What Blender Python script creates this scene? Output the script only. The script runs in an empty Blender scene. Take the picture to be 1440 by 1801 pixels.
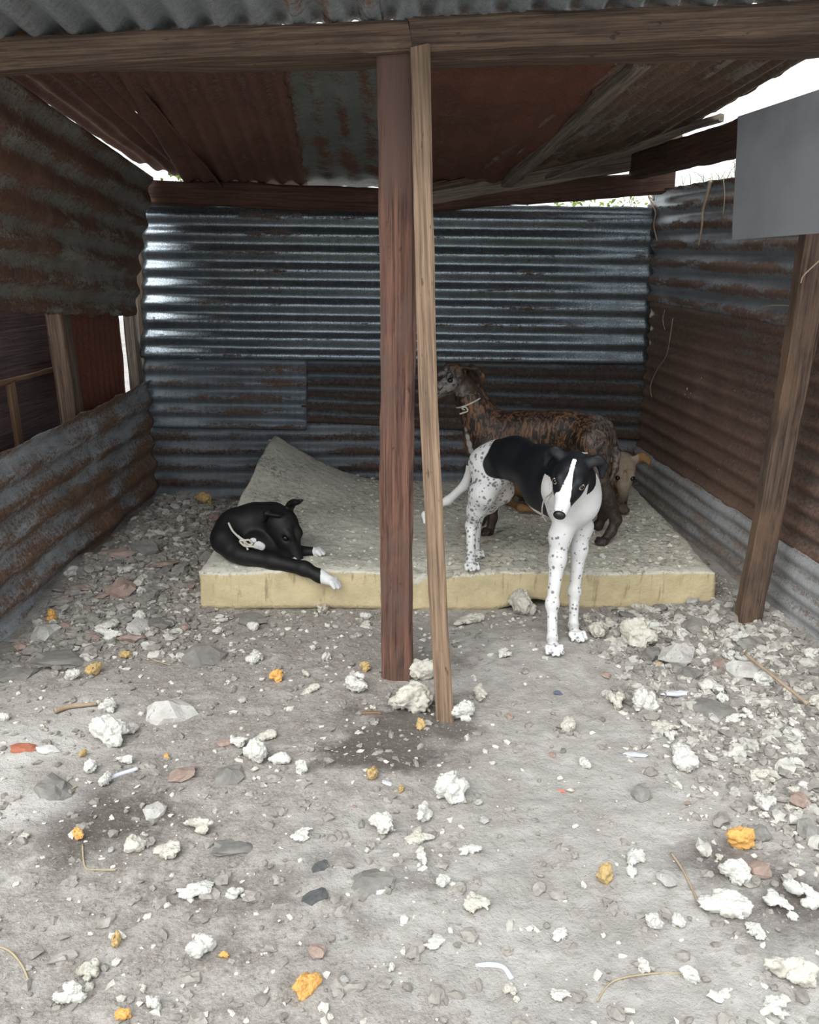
import bpy, math, random
import numpy as np
from mathutils import Vector, Matrix, noise

# ------------------------------------------------------------------ camera, sky, exposure
SC = bpy.context.scene
F_PX, CX, CY = 1456.0, 720.0, 900.5            # focal length and centre for the 1440 x 1801 frame
CAM_H, PITCH = 1.2, math.radians(15.5)
cam_data = bpy.data.cameras.new('camera')
cam = bpy.data.objects.new('camera', cam_data)
SC.collection.objects.link(cam)
cam.location = (0, 0, CAM_H)
cam.rotation_euler = (math.pi / 2 - PITCH, 0, 0)
cam_data.sensor_fit = 'HORIZONTAL'
cam_data.sensor_width = 36.0
cam_data.lens = 36.0 * F_PX / 1440.0
cam_data.clip_start = 0.02
SC.camera = cam

world = bpy.data.worlds.new('overcast_sky')
SC.world = world
world.use_nodes = True
wn = world.node_tree.nodes
wn['Background'].inputs[0].default_value = (0.92, 0.97, 1.0, 1)
wn['Background'].inputs[1].default_value = 1.0

sun_data = bpy.data.lights.new('hazy_sun', 'SUN')
sun_data.energy = 1.7
sun_data.angle = math.radians(50)
sun_data.color = (1.0, 0.97, 0.92)
sun = bpy.data.objects.new('hazy_sun', sun_data)
SC.collection.objects.link(sun)
sun.rotation_euler = (math.radians(42), 0, math.radians(-28))

SC.view_settings.view_transform = 'Standard'
SC.view_settings.look = 'None'
SC.view_settings.gamma = 1.0
SC.view_settings.use_curve_mapping = False
SC.view_settings.exposure = 0.72

# ------------------------------------------------------------------ helpers
COL = SC.collection
R = random.Random(7)
_c, _s = math.cos(PITCH), math.sin(PITCH)

def ray(px, py):
    x, y = (px - CX) / F_PX, -(py - CY) / F_PX
    return Vector((x, _c + y * _s, -_s + y * _c))

def P(px, py, Y):                                # the point at distance Y that a photo pixel shows
    d = ray(px, py)
    t = Y / d.y
    return Vector((d.x * t, Y, CAM_H + d.z * t))

def G(px, py, z=0.0):                            # the point on the ground that a photo pixel shows
    d = ray(px, py)
    t = (z - CAM_H) / d.z
    return Vector((d.x * t, d.y * t, z))

def tag(o, label=None, cat=None, group=None, kind=None):
    if label: o['label'] = label
    if cat: o['category'] = cat
    if group: o['group'] = group
    if kind: o['kind'] = kind
    return o

def link(o, parent=None):
    COL.objects.link(o)
    if parent is not None: o.parent = parent
    return o

def empty(name, loc=(0, 0, 0)):
    o = bpy.data.objects.new(name, None)
    o.empty_display_size = 0.1
    o.location = loc
    bpy.context.view_layer.update()
    return link(o)

def mesh_from(name, v, f, smooth=True):
    me = bpy.data.meshes.new(name)
    me.from_pydata([tuple(p) for p in v], [], [tuple(int(i) for i in q) for q in f])
    me.polygons.foreach_set('use_smooth', [smooth] * len(me.polygons))
    me.update()
    return me

def obj(name, me, mat=None, parent=None, loc=None):
    o = bpy.data.objects.new(name, me)
    if mat is not None and not me.materials:
        me.materials.append(mat)
    link(o, parent)
    if loc is not None: o.location = loc
    return o

def place(o, parent, world_matrix):              # set a world transform under a parent that only has a location
    if parent is not None:
        o.matrix_local = Matrix.Translation(-Vector(parent.location)) @ world_matrix
    else:
        o.matrix_local = world_matrix

def n3(x, y, z=0.0, s=1.0, o=0.0):
    return noise.noise((x * s + o, y * s - o, z * s + 2.3 * o))

# ------------------------------------------------------------------ materials
class NT:
    def __init__(self, name):
        self.m = bpy.data.materials.new(name)
        self.m.use_nodes = True
        self.t = self.m.node_tree
        self.b = self.t.nodes['Principled BSDF']
    def n(self, typ, **kw):
        nd = self.t.nodes.new(typ)
        for k, v in kw.items():
            if k.startswith('i_'):
                key = k[2:]
                key = int(key) if key.isdigit() else key.replace('_', ' ')
                nd.inputs[key].default_value = v
            else:
                setattr(nd, k, v)
        return nd
    def l(self, a, b): self.t.links.new(a, b)
    def noise(self, vec, scale, detail=5, rough=0.6, dist=0.0):
        nd = self.n('ShaderNodeTexNoise', i_Scale=scale, i_Detail=detail, i_Roughness=rough, i_Distortion=dist)
        if vec is not None: self.l(vec, nd.inputs['Vector'])
        return nd.outputs['Fac']
    def ramp(self, fac, stops):
        nd = self.n('ShaderNodeValToRGB')
        e = nd.color_ramp.elements
        e[0].position, e[0].color = stops[0][0], (*stops[0][1], 1)
        e[1].position, e[1].color = stops[-1][0], (*stops[-1][1], 1)
        for p, c in stops[1:-1]:
            q = e.new(p); q.color = (*c, 1)
        self.l(fac, nd.inputs[0])
        return nd.outputs[0]
    def step(self, fac, lo, hi):
        nd = self.n('ShaderNodeMapRange', i_1=lo, i_2=hi)
        self.l(fac, nd.inputs[0])
        return nd.outputs[0]
    def mix(self, fac, a, b, mode='MIX'):
        nd = self.n('ShaderNodeMix', data_type='RGBA', blend_type=mode)
        for sock, val in ((nd.inputs[0], fac), (nd.inputs[6], a), (nd.inputs[7], b)):
            if hasattr(val, 'is_linked'): self.l(val, sock)
            elif isinstance(val, (int, float)): sock.default_value = val
            else: sock.default_value = (*val, 1)
        return nd.outputs[2]
    def math(self, op, a, b=0.0):
        nd = self.n('ShaderNodeMath', operation=op)
        for i, val in enumerate((a, b)):
            if hasattr(val, 'is_linked'): self.l(val, nd.inputs[i])
            else: nd.inputs[i].default_value = val
        return nd.outputs[0]
    def coord(self, which='Object', scale=(1, 1, 1), rot=(0, 0, 0)):
        tc = self.n('ShaderNodeTexCoord')
        mp = self.n('ShaderNodeMapping')
        mp.inputs['Scale'].default_value = scale
        mp.inputs['Rotation'].default_value = rot
        self.l(tc.outputs[which], mp.inputs['Vector'])
        return mp.outputs[0]
    def obj_rand(self):
        return self.n('ShaderNodeObjectInfo').outputs['Random']
    def bump(self, h, strength=0.3, dist=0.01):
        nd = self.n('ShaderNodeBump', i_Strength=strength, i_Distance=dist)
        self.l(h, nd.inputs['Height'])
        self.l(nd.outputs[0], self.b.inputs['Normal'])
    def set(self, **kw):
        for k, v in kw.items():
            s = self.b.inputs[k.replace('_', ' ')]
            if hasattr(v, 'is_linked'): self.l(v, s)
            elif isinstance(v, (int, float)): s.default_value = v
            else: s.default_value = (*v, 1)
        return self

def mat_metal(name, zinc, rust, amount, metallic=0.6, rough=0.45, pitch=0.08, valley=0.0, patch=2.0, seed=0.0, zinc2=None, streak=6.0, spangle=0.5):
    """weathered corrugated sheet: zinc patches, rust patches, rust settled along the valleys"""
    k = NT(name)
    uv = k.coord('UV')
    off = k.n('ShaderNodeVectorMath', operation='ADD'); off.inputs[1].default_value = (seed * 3.7, seed * 1.9, seed)
    k.l(uv, off.inputs[0]); uvo = off.outputs[0]
    big = k.noise(uvo, patch, 6, 0.62, 0.4)
    st = k.n('ShaderNodeMapping'); st.inputs['Scale'].default_value = (1.2, streak, 1)
    k.l(uvo, st.inputs[0])
    strk = k.noise(st.outputs[0], 3.0, 6, 0.65)
    fine = k.noise(uvo, 60, 4, 0.7)
    grit = k.noise(uvo, 220, 2, 0.6)
    dr = k.n('ShaderNodeMapping'); dr.inputs['Scale'].default_value = (26, 1.6, 1)
    k.l(uvo, dr.inputs[0])
    drip = k.noise(dr.outputs[0], 1.6, 5, 0.62)
    speck = k.noise(uvo, 130, 5, 0.75)
    m = k.math('ADD', k.math('MULTIPLY', big, 0.50), k.math('MULTIPLY', strk, 0.35))
    m = k.math('ADD', m, k.math('MULTIPLY', drip, 0.15))
    m = k.math('ADD', m, k.math('MULTIPLY', k.math('SUBTRACT', fine, 0.5), 0.30))
    m = k.math('ADD', m, k.math('MULTIPLY', k.math('SUBTRACT', speck, 0.5), 0.18))
    if valley:
        sp = k.n('ShaderNodeSeparateXYZ'); k.l(uv, sp.inputs[0])
        w = k.math('SINE', k.math('MULTIPLY', sp.outputs[1], 2 * math.pi / pitch))
        m = k.math('ADD', m, k.math('MULTIPLY', k.math('MULTIPLY', w, valley * 1.7), k.step(strk, .35, .65)))
    mask = k.step(m, 0.60 - amount * 0.32, 0.69 - amount * 0.32)
    zc = k.mix(k.step(strk, 0.3, 0.7), zinc, zinc2 or tuple(c * 0.55 for c in zinc))
    zc = k.mix(k.math('MULTIPLY', k.step(drip, 0.42, 0.68), 0.45), zc, tuple(c * 0.5 for c in zinc))
    zc = k.mix(k.math('MULTIPLY', k.step(speck, 0.48, 0.66), spangle), zc, tuple(c * 0.28 for c in zinc))
    rc = k.mix(k.step(fine, 0.3, 0.7), rust, tuple(c * 0.42 for c in rust))
    rc = k.mix(k.math('MULTIPLY', k.step(big, 0.45, 0.75), 0.5), rc, (rust[0] * 1.7, rust[1] * 1.7, rust[2] * 1.6))
    rc = k.mix(k.math('MULTIPLY', k.step(speck, 0.52, 0.66), 0.7), rc, tuple(c * 0.35 for c in rust))
    rc = k.mix(k.math('MULTIPLY', k.step(drip, 0.5, 0.72), 0.35), rc, tuple((a_ + b2) * .5 for a_, b2 in zip(zinc, rust)))
    col = k.mix(mask, zc, rc)
    k.set(Base_Color=col)
    k.set(Metallic=k.math('MULTIPLY', k.math('SUBTRACT', 1.0, mask), metallic))
    rg = k.math('ADD', k.math('MULTIPLY', mask, 0.85 - rough), rough)
    k.set(Roughness=k.math('ADD', rg, k.math('MULTIPLY', k.math('SUBTRACT', speck, 0.5), 0.5)))
    k.bump(k.math('ADD', fine, k.math('MULTIPLY', speck, 0.8)), 0.35, 0.003)
    return k.m

def mat_wood(name, light, dark, crack=0.5, scale=1.0, stain=None, rough=0.85):
    k = NT(name)
    v = k.coord('Object', (0.8 * scale, 16 * scale, 16 * scale))
    v2 = k.coord('Object', (2.0, 60, 60))
    g = k.noise(v, 3.0, 8, 0.6, 0.6)
    g2 = k.noise(v2, 2.5, 3, 0.6)
    big = k.noise(k.coord('Object', (2, 5, 5)), 1.6, 4, 0.6)
    line = k.noise(k.coord('Object', (1.2, 95, 95)), 1.5, 4, 0.7)
    spot = k.noise(k.coord('Object', (9, 30, 30)), 2.0, 3, 0.6)
    col = k.ramp(g, [(0.3, dark), (0.5, tuple((a + b) / 2 for a, b in zip(light, dark))), (0.72, light)])
    col = k.mix(k.math('MULTIPLY', k.step(g2, 0.52, 0.66), crack), col, tuple(c * 0.3 for c in dark))
    col = k.mix(k.math('MULTIPLY', k.step(line, 0.5, 0.62), .55), col, tuple(c * 0.55 for c in dark))
    col = k.mix(k.math('MULTIPLY', k.step(line, 0.46, 0.36), .35), col, tuple(min(1, c * 1.35) for c in light))
    col = k.mix(k.math('MULTIPLY', k.step(spot, 0.66, 0.72), .7), col, tuple(c * 0.3 for c in dark))
    if stain:
        col = k.mix(k.step(big, 0.48, 0.62), col, k.mix(g, tuple(c * 0.6 for c in stain), stain))
    else:
        col = k.mix(k.math('MULTIPLY', k.step(big, 0.5, 0.7), 0.35), col, tuple(c * 0.5 for c in dark))
    k.set(Base_Color=col, Roughness=rough)
    k.bump(k.math('ADD', g, k.math('MULTIPLY', g2, -0.8)), 0.5, 0.006)
    return k.m

def mat_speck(name, a, b, scale=14, rough=0.9, bump=0.4, spots=None, vary=0.25, bs=30, sheen=0.0):
    k = NT(name)
    v = k.coord('Object')
    g = k.noise(v, scale, 6, 0.65)
    col = k.ramp(g, [(0.32, a), (0.68, b)])
    if spots:
        col = k.mix(k.step(k.noise(v, scale * 2.3, 4, 0.7, 0.5), 0.56, 0.68), col, spots)
    if vary:
        r = k.obj_rand()
        col = k.mix(k.math('MULTIPLY', r, vary), col, tuple(c * 0.45 for c in a))
    k.set(Base_Color=col, Roughness=rough)
    k.bump(k.noise(v, bs, 5, 0.7), bump, 0.01)
    return k.m

M = {}
M['back_zinc'] = mat_metal('galvanised_bright', (0.40, 0.46, 0.51), (0.10, 0.065, 0.05), 0.10, 0.85, 0.30, 0.0875, 0.06, 2.2, 1.0, (0.20, 0.25, 0.29), 10, 0.75)
M['mid_zinc'] = mat_metal('galvanised_dull', (0.25, 0.29, 0.33), (0.13, 0.075, 0.055), 0.20, 0.5, 0.5, 0.076, 0.05, 1.6, 2.0, (0.12, 0.145, 0.165))
M['mid_dark'] = mat_metal('galvanised_dirty', (0.15, 0.17, 0.19), (0.075, 0.05, 0.04), 0.55, 0.4, 0.55, 0.076, 0.12, 1.4, 3.3)
M['low_rust'] = mat_metal('zinc_with_rust_bands', (0.24, 0.265, 0.295), (0.12, 0.075, 0.06), 0.42, 0.35, 0.55, 0.088, 0.08, 1.3, 4.1)
M['left_up'] = mat_metal('rusty_dark_zinc', (0.25, 0.24, 0.21), (0.14, 0.07, 0.045), 0.48, 0.1, 0.65, 0.115, 0.07, 1.7, 5.2)
M['left_low'] = mat_metal('rust_over_grey', (0.42, 0.44, 0.46), (0.20, 0.112, 0.07), 0.52, 0.15, 0.65, 0.11, 0.04, 1.3, 6.4, (0.17, 0.18, 0.19))
M['right_up'] = mat_metal('galvanised_striped', (0.48, 0.50, 0.52), (0.20, 0.125, 0.095), 0.32, 0.6, 0.42, 0.085, 0.15, 1.2, 7.7, (0.25, 0.27, 0.29))
M['right_mid'] = mat_metal('brown_rust', (0.26, 0.215, 0.195), (0.21, 0.13, 0.10), 0.75, 0.1, 0.65, 0.073, 0.10, 1.4, 8.9)
M['right_low'] = mat_metal('pale_old_zinc', (0.62, 0.635, 0.65), (0.34, 0.28, 0.25), 0.26, 0.3, 0.6, 0.07, 0.06, 1.3, 9.1, (0.44, 0.455, 0.47))
M['roof_rust'] = mat_metal('roof_rust_brown', (0.18, 0.15, 0.135), (0.165, 0.072, 0.048), 0.9, 0.2, 0.6, 0.084, 0.08, 1.5, 11.0)
M['roof_grey'] = mat_metal('roof_grey_green', (0.22, 0.235, 0.215), (0.15, 0.06, 0.035), 0.36, 0.3, 0.6, 0.1, 0.05, 1.3, 12.3, (0.14, 0.15, 0.135), 2.0)
M['roof_red'] = mat_metal('roof_red_rust', (0.19, 0.115, 0.07), (0.15, 0.058, 0.036), 0.75, 0.15, 0.65, 0.1, 0.05, 1.6, 13.1)
M['roof_fine'] = mat_metal('roof_grey_brown', (0.31, 0.27, 0.23), (0.18, 0.118, 0.082), 0.55, 0.2, 0.65, 0.07, 0.16, 1.2, 14.6)
M['overhang'] = mat_metal('overhang_blue_grey', (0.36, 0.40, 0.42), (0.20, 0.12, 0.085), 0.16, 0.35, 0.5, 0.09, 0.04, 1.1, 15.2, (0.27, 0.30, 0.32))
M['red_sheet'] = mat_metal('red_brown_sheet', (0.13, 0.05, 0.035), (0.16, 0.05, 0.028), 0.8, 0.1, 0.6, 0.07, 0.08, 1.4, 16.0)
M['beam'] = mat_wood('beam_wood', (0.20, 0.135, 0.09), (0.065, 0.042, 0.03), 0.6)
M['dark_beam'] = mat_wood('dark_beam_wood', (0.13, 0.062, 0.04), (0.045, 0.024, 0.018), 0.5)
M['post'] = mat_wood('reddish_post_wood', (0.21, 0.105, 0.072), (0.065, 0.03, 0.023), 0.75, stain=(0.15, 0.088, 0.068))
M['slim'] = mat_wood('tan_post_wood', (0.34, 0.235, 0.155), (0.15, 0.095, 0.062), 0.55)
M['side'] = mat_wood('grey_brown_post_wood', (0.15, 0.10, 0.072), (0.055, 0.036, 0.028), 0.6, stain=(0.20, 0.125, 0.08))
M['grey_wood'] = mat_wood('grey_weathered_wood', (0.30, 0.25, 0.20), (0.12, 0.095, 0.075), 0.5)
M['plank'] = mat_wood('faded_purple_plank', (0.135, 0.085, 0.085), (0.065, 0.04, 0.042), 0.6)
M['ochre_wood'] = mat_wood('raw_orange_wood', (0.24, 0.14, 0.075), (0.13, 0.07, 0.038), 0.3)

# ------------------------------------------------------------------ floor: trodden earth
def sst(a, b, x):
    t = min(1.0, max(0.0, (x - a) / (b - a)))
    return t * t * (3 - 2 * t)

def hgt(x, y):
    h = 0.016 * n3(x, y, 0, 1.7, 3.1) + 0.007 * n3(x, y, 0, 5.0, 1.2)
    h += 0.09 * sst(-0.75, -1.3, x) * sst(2.5, 3.5, y) * (0.75 + 0.6 * n3(x, y, 0, 3, 9))
    h += 0.035 * sst(0.7, 1.25, x) * sst(1.7, 2.5, y)
    h += 0.03 * math.exp(-((x - 0.47) ** 2 + (y - 2.55) ** 2) / 0.05)
    return h

def axis(fine_lo, fine_hi, step, lo, hi):
    a = list(np.arange(fine_lo, fine_hi, step))
    d, x = step, fine_lo
    left = []
    while x > lo:
        d *= 1.25; x -= d; left.append(x)
    d, x = step, a[-1]
    right = []
    while x < hi:
        d *= 1.25; x += d; right.append(x)
    return left[::-1] + a + right

def build_floor():
    xs = axis(-1.55, 1.55, 0.0125, -18, 18)
    ys = axis(0.95, 3.1, 0.0125, -14, 26)
    V, D = [], []
    damp = [(G(700, 1290), 0.20, 0.9), (G(735, 1265), 0.16, .7), (G(640, 1320), .14, .6), (G(820, 1170), 0.12, 0.55), (G(210, 1420), 0.22, 0.7), (G(120, 1440), 0.13, .5),
            (G(1290, 1545), 0.15, 0.8), (G(1400, 1600), .12, .6), (G(560, 1560), 0.10, 0.45), (G(720, 1530), 0.12, 0.5), (G(420, 1620), 0.25, 0.35), (G(150, 960), .5, .5)]
    dust = [(G(30, 1300), 0.30, 1.0), (G(20, 1420), 0.14, 0.9), (G(1000, 1400), 0.45, 0.25)]  # left pair: strong daylight painted into the soil; last: faint pale dust
    for y in ys:
        for x in xs:
            inside = -1.7 < x < 1.7 and 0.8 < y < 4.7
            z = hgt(x, y) if inside else 0.0
            if inside and y < 3.2:
                z += 0.009 * max(0, noise.noise((x * 20, y * 20, 1.0))) + 0.0055 * noise.noise((x * 46, y * 46, 7.0))
            V.append((x, y, z))
            a = b = 0.0
            if inside:
                w = 0.7 + 0.8 * n3(x, y, 0, 6, 4)
                for c, r, s in damp:
                    q = ((x - c.x) ** 2 + (y - c.y) ** 2) / (r * r)
                    if q < 6: a += s * math.exp(-q) * w
                for c, r, s in dust:
                    q = ((x - c.x) ** 2 + (y - c.y) ** 2) / (r * r)
                    if q < 6: b += s * math.exp(-q) * w
            br = sst(.25, -.35, x + .35 * n3(x, y, 0, 2.5, 6)) if inside else 0
            D += [min(1, max(0, a)), min(1, max(0, b)), br, 1]
    nx, ny = len(xs), len(ys)
    i = np.arange(nx * ny).reshape(ny, nx)
    Fq = np.stack([i[:-1, :-1], i[:-1, 1:], i[1:, 1:], i[1:, :-1]], -1).reshape(-1, 4)
    me = mesh_from('floor', V, Fq)
    ca = me.color_attributes.new('soil', 'FLOAT_COLOR', 'POINT')
    ca.data.foreach_set('color', D)
    k = NT('trodden_earth')
    v = k.coord('Object')
    at = k.n('ShaderNodeAttribute', attribute_name='soil')
    sp = k.n('ShaderNodeSeparateColor'); k.l(at.outputs['Color'], sp.inputs[0])
    big = k.noise(v, 2.2, 6, 0.62, 0.3)
    med = k.noise(v, 14, 6, 0.68)
    fine = k.noise(v, 120, 4, 0.7)
    col = k.ramp(big, [(0.3, (0.32, 0.30, 0.28)), (0.5, (0.43, 0.41, 0.39)), (0.7, (0.52, 0.50, 0.475))])
    col = k.mix(k.math('MULTIPLY', k.step(med, 0.42, 0.68), 0.5), col, (0.20, 0.175, 0.155))
    col = k.mix(k.math('MULTIPLY', sp.outputs[2], k.step(med, .25, .6)), col, k.mix(k.step(fine, .35, .65), (0.22, 0.196, 0.175), (0.37, 0.34, 0.31)))
    dampm = k.step(k.math('ADD', sp.outputs[0], k.math('MULTIPLY', k.math('SUBTRACT', med, 0.5), 0.7)), 0.2, 0.65)
    col = k.mix(k.math('MULTIPLY', dampm, 0.8), col, (0.075, 0.06, 0.052))
    daylight_dustm = k.step(k.math('ADD', sp.outputs[1], k.math('MULTIPLY', k.math('SUBTRACT', med, 0.5), 0.9)), 0.15, 0.75)
    col = k.mix(k.math('MULTIPLY', daylight_dustm, 0.75), col, (0.60, 0.58, 0.555))
    col = k.mix(k.step(fine, 0.60, 0.70), col, (0.46, 0.44, 0.40))
    col = k.mix(k.math('MULTIPLY', k.step(fine, 0.40, 0.30), 0.6), col, (0.09, 0.075, 0.065))
    k.set(Base_Color=col, Roughness=0.95)
    mid2 = k.noise(v, 45, 5, 0.7)
    k.bump(k.math('ADD', k.math('ADD', fine, k.math('MULTIPLY', mid2, 2.0)), k.math('MULTIPLY', med, 2.0)), 0.6, 0.008)
    o = obj('floor', me, k.m)
    tag(o, 'dusty grey trodden earth ground of the shelter', kind='structure')
build_floor()

# ------------------------------------------------------------------ corrugated sheets
def sheet(parent, A, B, C, D, pitch, amp, mat, ragged=(0, 0, 0, 0), dent=0.004, seed=0.0, holes=(), sag=0.0, fine=0.04, name='corrugated_sheet', label=None, bow=0.0):
    """A-B runs along the ridges, A-D across them; ragged = wear of the edges at u=0, u=1, v=0, v=1 in metres"""
    A, B, C, D = map(Vector, (A, B, C, D))
    L = ((B - A).length + (C - D).length) / 2
    W = ((D - A).length + (C - B).length) / 2
    nu = max(6, int(L / fine)); nv = max(8, int(W / pitch * 10))
    nrm = ((B - A).cross(D - A)).normalized()
    org = (A + B + C + D) / 4
    V, UV = [], []
    for j in range(nv + 1):
        for i in range(nu + 1):
            u, v = i / nu, j / nv
            r0 = ragged[0] * (0.5 + n3(v * W, 0, seed, 9) + .5 * n3(v * W, 3, seed, 31))
            r1 = ragged[1] * (0.5 + n3(v * W, 5, seed, 9) + .5 * n3(v * W, 8, seed, 31))
            r2 = ragged[2] * (0.5 + n3(u * L, 11, seed, 7) + .5 * n3(u * L, 13, seed, 29))
            r3 = ragged[3] * (0.5 + n3(u * L, 15, seed, 7) + .5 * n3(u * L, 18, seed, 29))
            uu = (r0 / L) + u * (1 - r0 / L - r1 / L)
            vv = (r2 / W) + v * (1 - r2 / W - r3 / W)
            p = A.lerp(B, uu).lerp(D.lerp(C, uu), vv)
            d = amp * math.sin(2 * math.pi * vv * W / pitch)
            d += dent * n3(uu * L, vv * W, seed, 4) + dent * .6 * n3(uu * L, vv * W, seed + 4, 11)
            d += bow * math.sin(math.pi * uu) * math.sin(math.pi * vv)
            p = p + nrm * d
            p.z -= sag * math.sin(math.pi * uu)
            V.append(p - org); UV.append((uu * L, vv * W))
    i = np.arange((nu + 1) * (nv + 1)).reshape(nv + 1, nu + 1)
    Fq = np.stack([i[:-1, :-1], i[:-1, 1:], i[1:, 1:], i[1:, :-1]], -1).reshape(-1, 4)
    if holes:
        keep = []
        for q in Fq:
            c = sum((V[t] for t in q), Vector()) / 4 + org
            keep.append(all((c - h).length > r for h, r in holes))
        Fq = Fq[np.array(keep)]
    me = mesh_from(name, V, Fq)
    ul = me.uv_layers.new(name='UVMap')
    vi = np.zeros(len(me.loops), dtype=np.int32); me.loops.foreach_get('vertex_index', vi)
    ul.data.foreach_set('uv', np.array(UV)[vi].ravel())
    o = obj(name, me, mat, parent)
    place(o, parent, Matrix.Translation(org))
    sol = o.modifiers.new('thickness', 'SOLIDIFY'); sol.thickness = 0.0016; sol.offset = 0
    if label: o['label'] = label
    return o

def beam(name, p0, p1, w, h, mat, parent=None, up=(0, 0, 1), wob=0.004, seed=0.0, taper=1.0, bow=(0, 0)):
    """a sawn timber from p0 to p1: w across, h along up, slightly crooked and worn at the corners"""
    p0, p1, up = Vector(p0), Vector(p1), Vector(up)
    x = (p1 - p0); L = x.length; x.normalize()
    y = up.cross(x).normalized(); z = x.cross(y)
    n = max(8, int(L / 0.05))
    prof = []
    c = min(w, h) * 0.13
    a, b = w / 2, h / 2
    for (sx, sy) in ((-1, -1), (1, -1), (1, 1), (-1, 1)):
        if sx * sy > 0: prof += [(sx * (a), sy * (b - c)), (sx * (a - c), sy * b)] if sx < 0 else [(sx * a, sy * (b - c)), (sx * (a - c), sy * b)]
        else: prof += [(sx * (a - c), sy * b), (sx * a, sy * (b - c))]
    prof.sort(key=lambda q: math.atan2(q[1] / b, q[0] / a))
    V, Fq = [], []
    m = len(prof)
    for i in range(n + 1):
        t = i / n
        k = 1 + (taper - 1) * t
        ox = wob * 1.5 * n3(t * L, 0, seed, 2.5); oy = wob * 1.5 * n3(t * L, 7, seed, 2.5)
        ox += bow[0] * math.sin(math.pi * t); oy += bow[1] * math.sin(math.pi * t)
        for q, (u, v) in enumerate(prof):
            e = wob * n3(t * L, q * 1.7, seed, 8) + wob * .6 * n3(t * L, q * 3.1, seed + 5, 26)
            s = 1 + e / max(0.02, math.hypot(u, v))
            endj = 0.0
            if i in (0, n): endj = 0.012 * n3(u * 30, v * 30, seed + i, 1)
            V.append((t * L + endj, u * k * s + ox, v * k * s + oy))
    for i in range(n):
        for q in range(m):
            r = (q + 1) % m
            Fq.append((i * m + q, i * m + r, (i + 1) * m + r, (i + 1) * m + q))
    me = bpy.data.meshes.new(name)
    me.from_pydata(V, [], Fq + [tuple(range(m - 1, -1, -1)), tuple(range(n * m, n * m + m))])
    me.update()
    o = obj(name, me, mat, parent)
    mt = Matrix((x, y, z)).transposed().to_4x4(); mt.translation = p0
    place(o, parent, mt)
    return o

def on_plane(px, py, q, nrm):
    d = ray(px, py); nrm = Vector(nrm); c = Vector((0, 0, CAM_H))
    t = (Vector(q) - c).dot(nrm) / d.dot(nrm)
    return c + d * t

# ---- back wall
wall_back = tag(empty('wall_back', (-0.08, 4.5, 0)), 'back wall of overlapping horizontal corrugated sheets', kind='structure')
def BW(px, py, dy=0.0):
    p = P(px, py, 4.5 - dy); return p
sheet(wall_back, BW(246, 630, .045), BW(1140, 642, .045), BW(1158, 364, .045), BW(250, 352, .045), 0.0875, 0.0105, M['back_zinc'],
      (0.012, 0.012, 0.004, 0.004), 0.004, 1.0, fine=0.03, label='bright galvanised top sheet')
sheet(wall_back, BW(250, 752, .03), BW(540, 757, .03), BW(540, 612, .03), BW(250, 610, .03), 0.076, 0.008, M['mid_zinc'],
      (0.01, 0.004, 0.004, 0.0), 0.004, 2.0, holes=[(BW(346, 628, .03), 0.007)], fine=0.02, label='dull blue-grey sheet with rounded corner')
sheet(wall_back, BW(530, 742, .015), BW(1140, 775, .015), BW(1150, 615, .015), BW(530, 612, .015), 0.076, 0.009, M['mid_dark'],
      (0.004, 0.01, 0.004, 0.0), 0.005, 3.0, label='dirty brown-grey sheet behind the brindle dog')
sheet(wall_back, BW(255, 935), BW(1145, 935), BW(1145, 735), BW(255, 735), 0.09, 0.011, M['low_rust'],
      (0.01, 0.01, 0.0, 0.0), 0.006, 4.0, label='bottom sheet with rust bands')

# ---- left wall
wall_left = tag(empty('wall_left', (-1.42, 3.4, 0)), 'rusty corrugated side wall with an open gap at mid height', kind='structure')
sheet(wall_left, (-1.43, 2.15, -0.04), (-1.40, 4.47, -0.03), (-1.395, 4.47, 0.705), (-1.43, 2.15, 0.61), 0.112, 0.012, M['left_low'],
      (0.0, 0.01, 0.0, 0.012), 0.012, 5.0, fine=.03, label='low rust and grey sheet')
tl0 = P(0, 125, 2.62); tl1 = P(268, 312, 4.36)
tl0 = tl1 + (tl0 - tl1) * 1.28
sheet(wall_left, (-1.425, 2.15, 1.125), (-1.392, 4.30, 1.03), tl1, tl0, 0.112, 0.011, M['left_up'],
      (0.0, 0.03, 0.022, 0.0), 0.012, 6.0, holes=[(on_plane(155, 370, (-1.35, 3.5, 1.5), (1, 0, .15)), 0.008), (on_plane(68, 396, (-1.38, 3.2, 1.4), (1, 0, .15)), 0.008)],
      fine=.02, label='dark upper sheet with rust streaks and ragged lower edge')
beam('upright', (-1.475, 3.64, -.02), (-1.485, 3.57, 1.3), .07, .11, M['beam'], wall_left, (0, 1, 0), seed=1)
beam('upright', (-1.45, 4.43, -.02), (-1.45, 4.43, 1.75), .05, .11, M['grey_wood'], wall_left, (0, 1, 0), seed=2)
beam('upright', (-1.435, 4.62, -.02), (-1.43, 4.62, 1.75), .09, .07, M['beam'], wall_left, (0, 1, 0), seed=3)
sheet(wall_left, (-1.53, 3.66, .3), (-1.53, 3.66, 1.25), (-1.52, 4.46, 1.25), (-1.52, 4.46, .3), 0.07, 0.006, M['red_sheet'], (0, 0, 0, .006), 0.004, 7.0, label='upright red-brown sheet')
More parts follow.
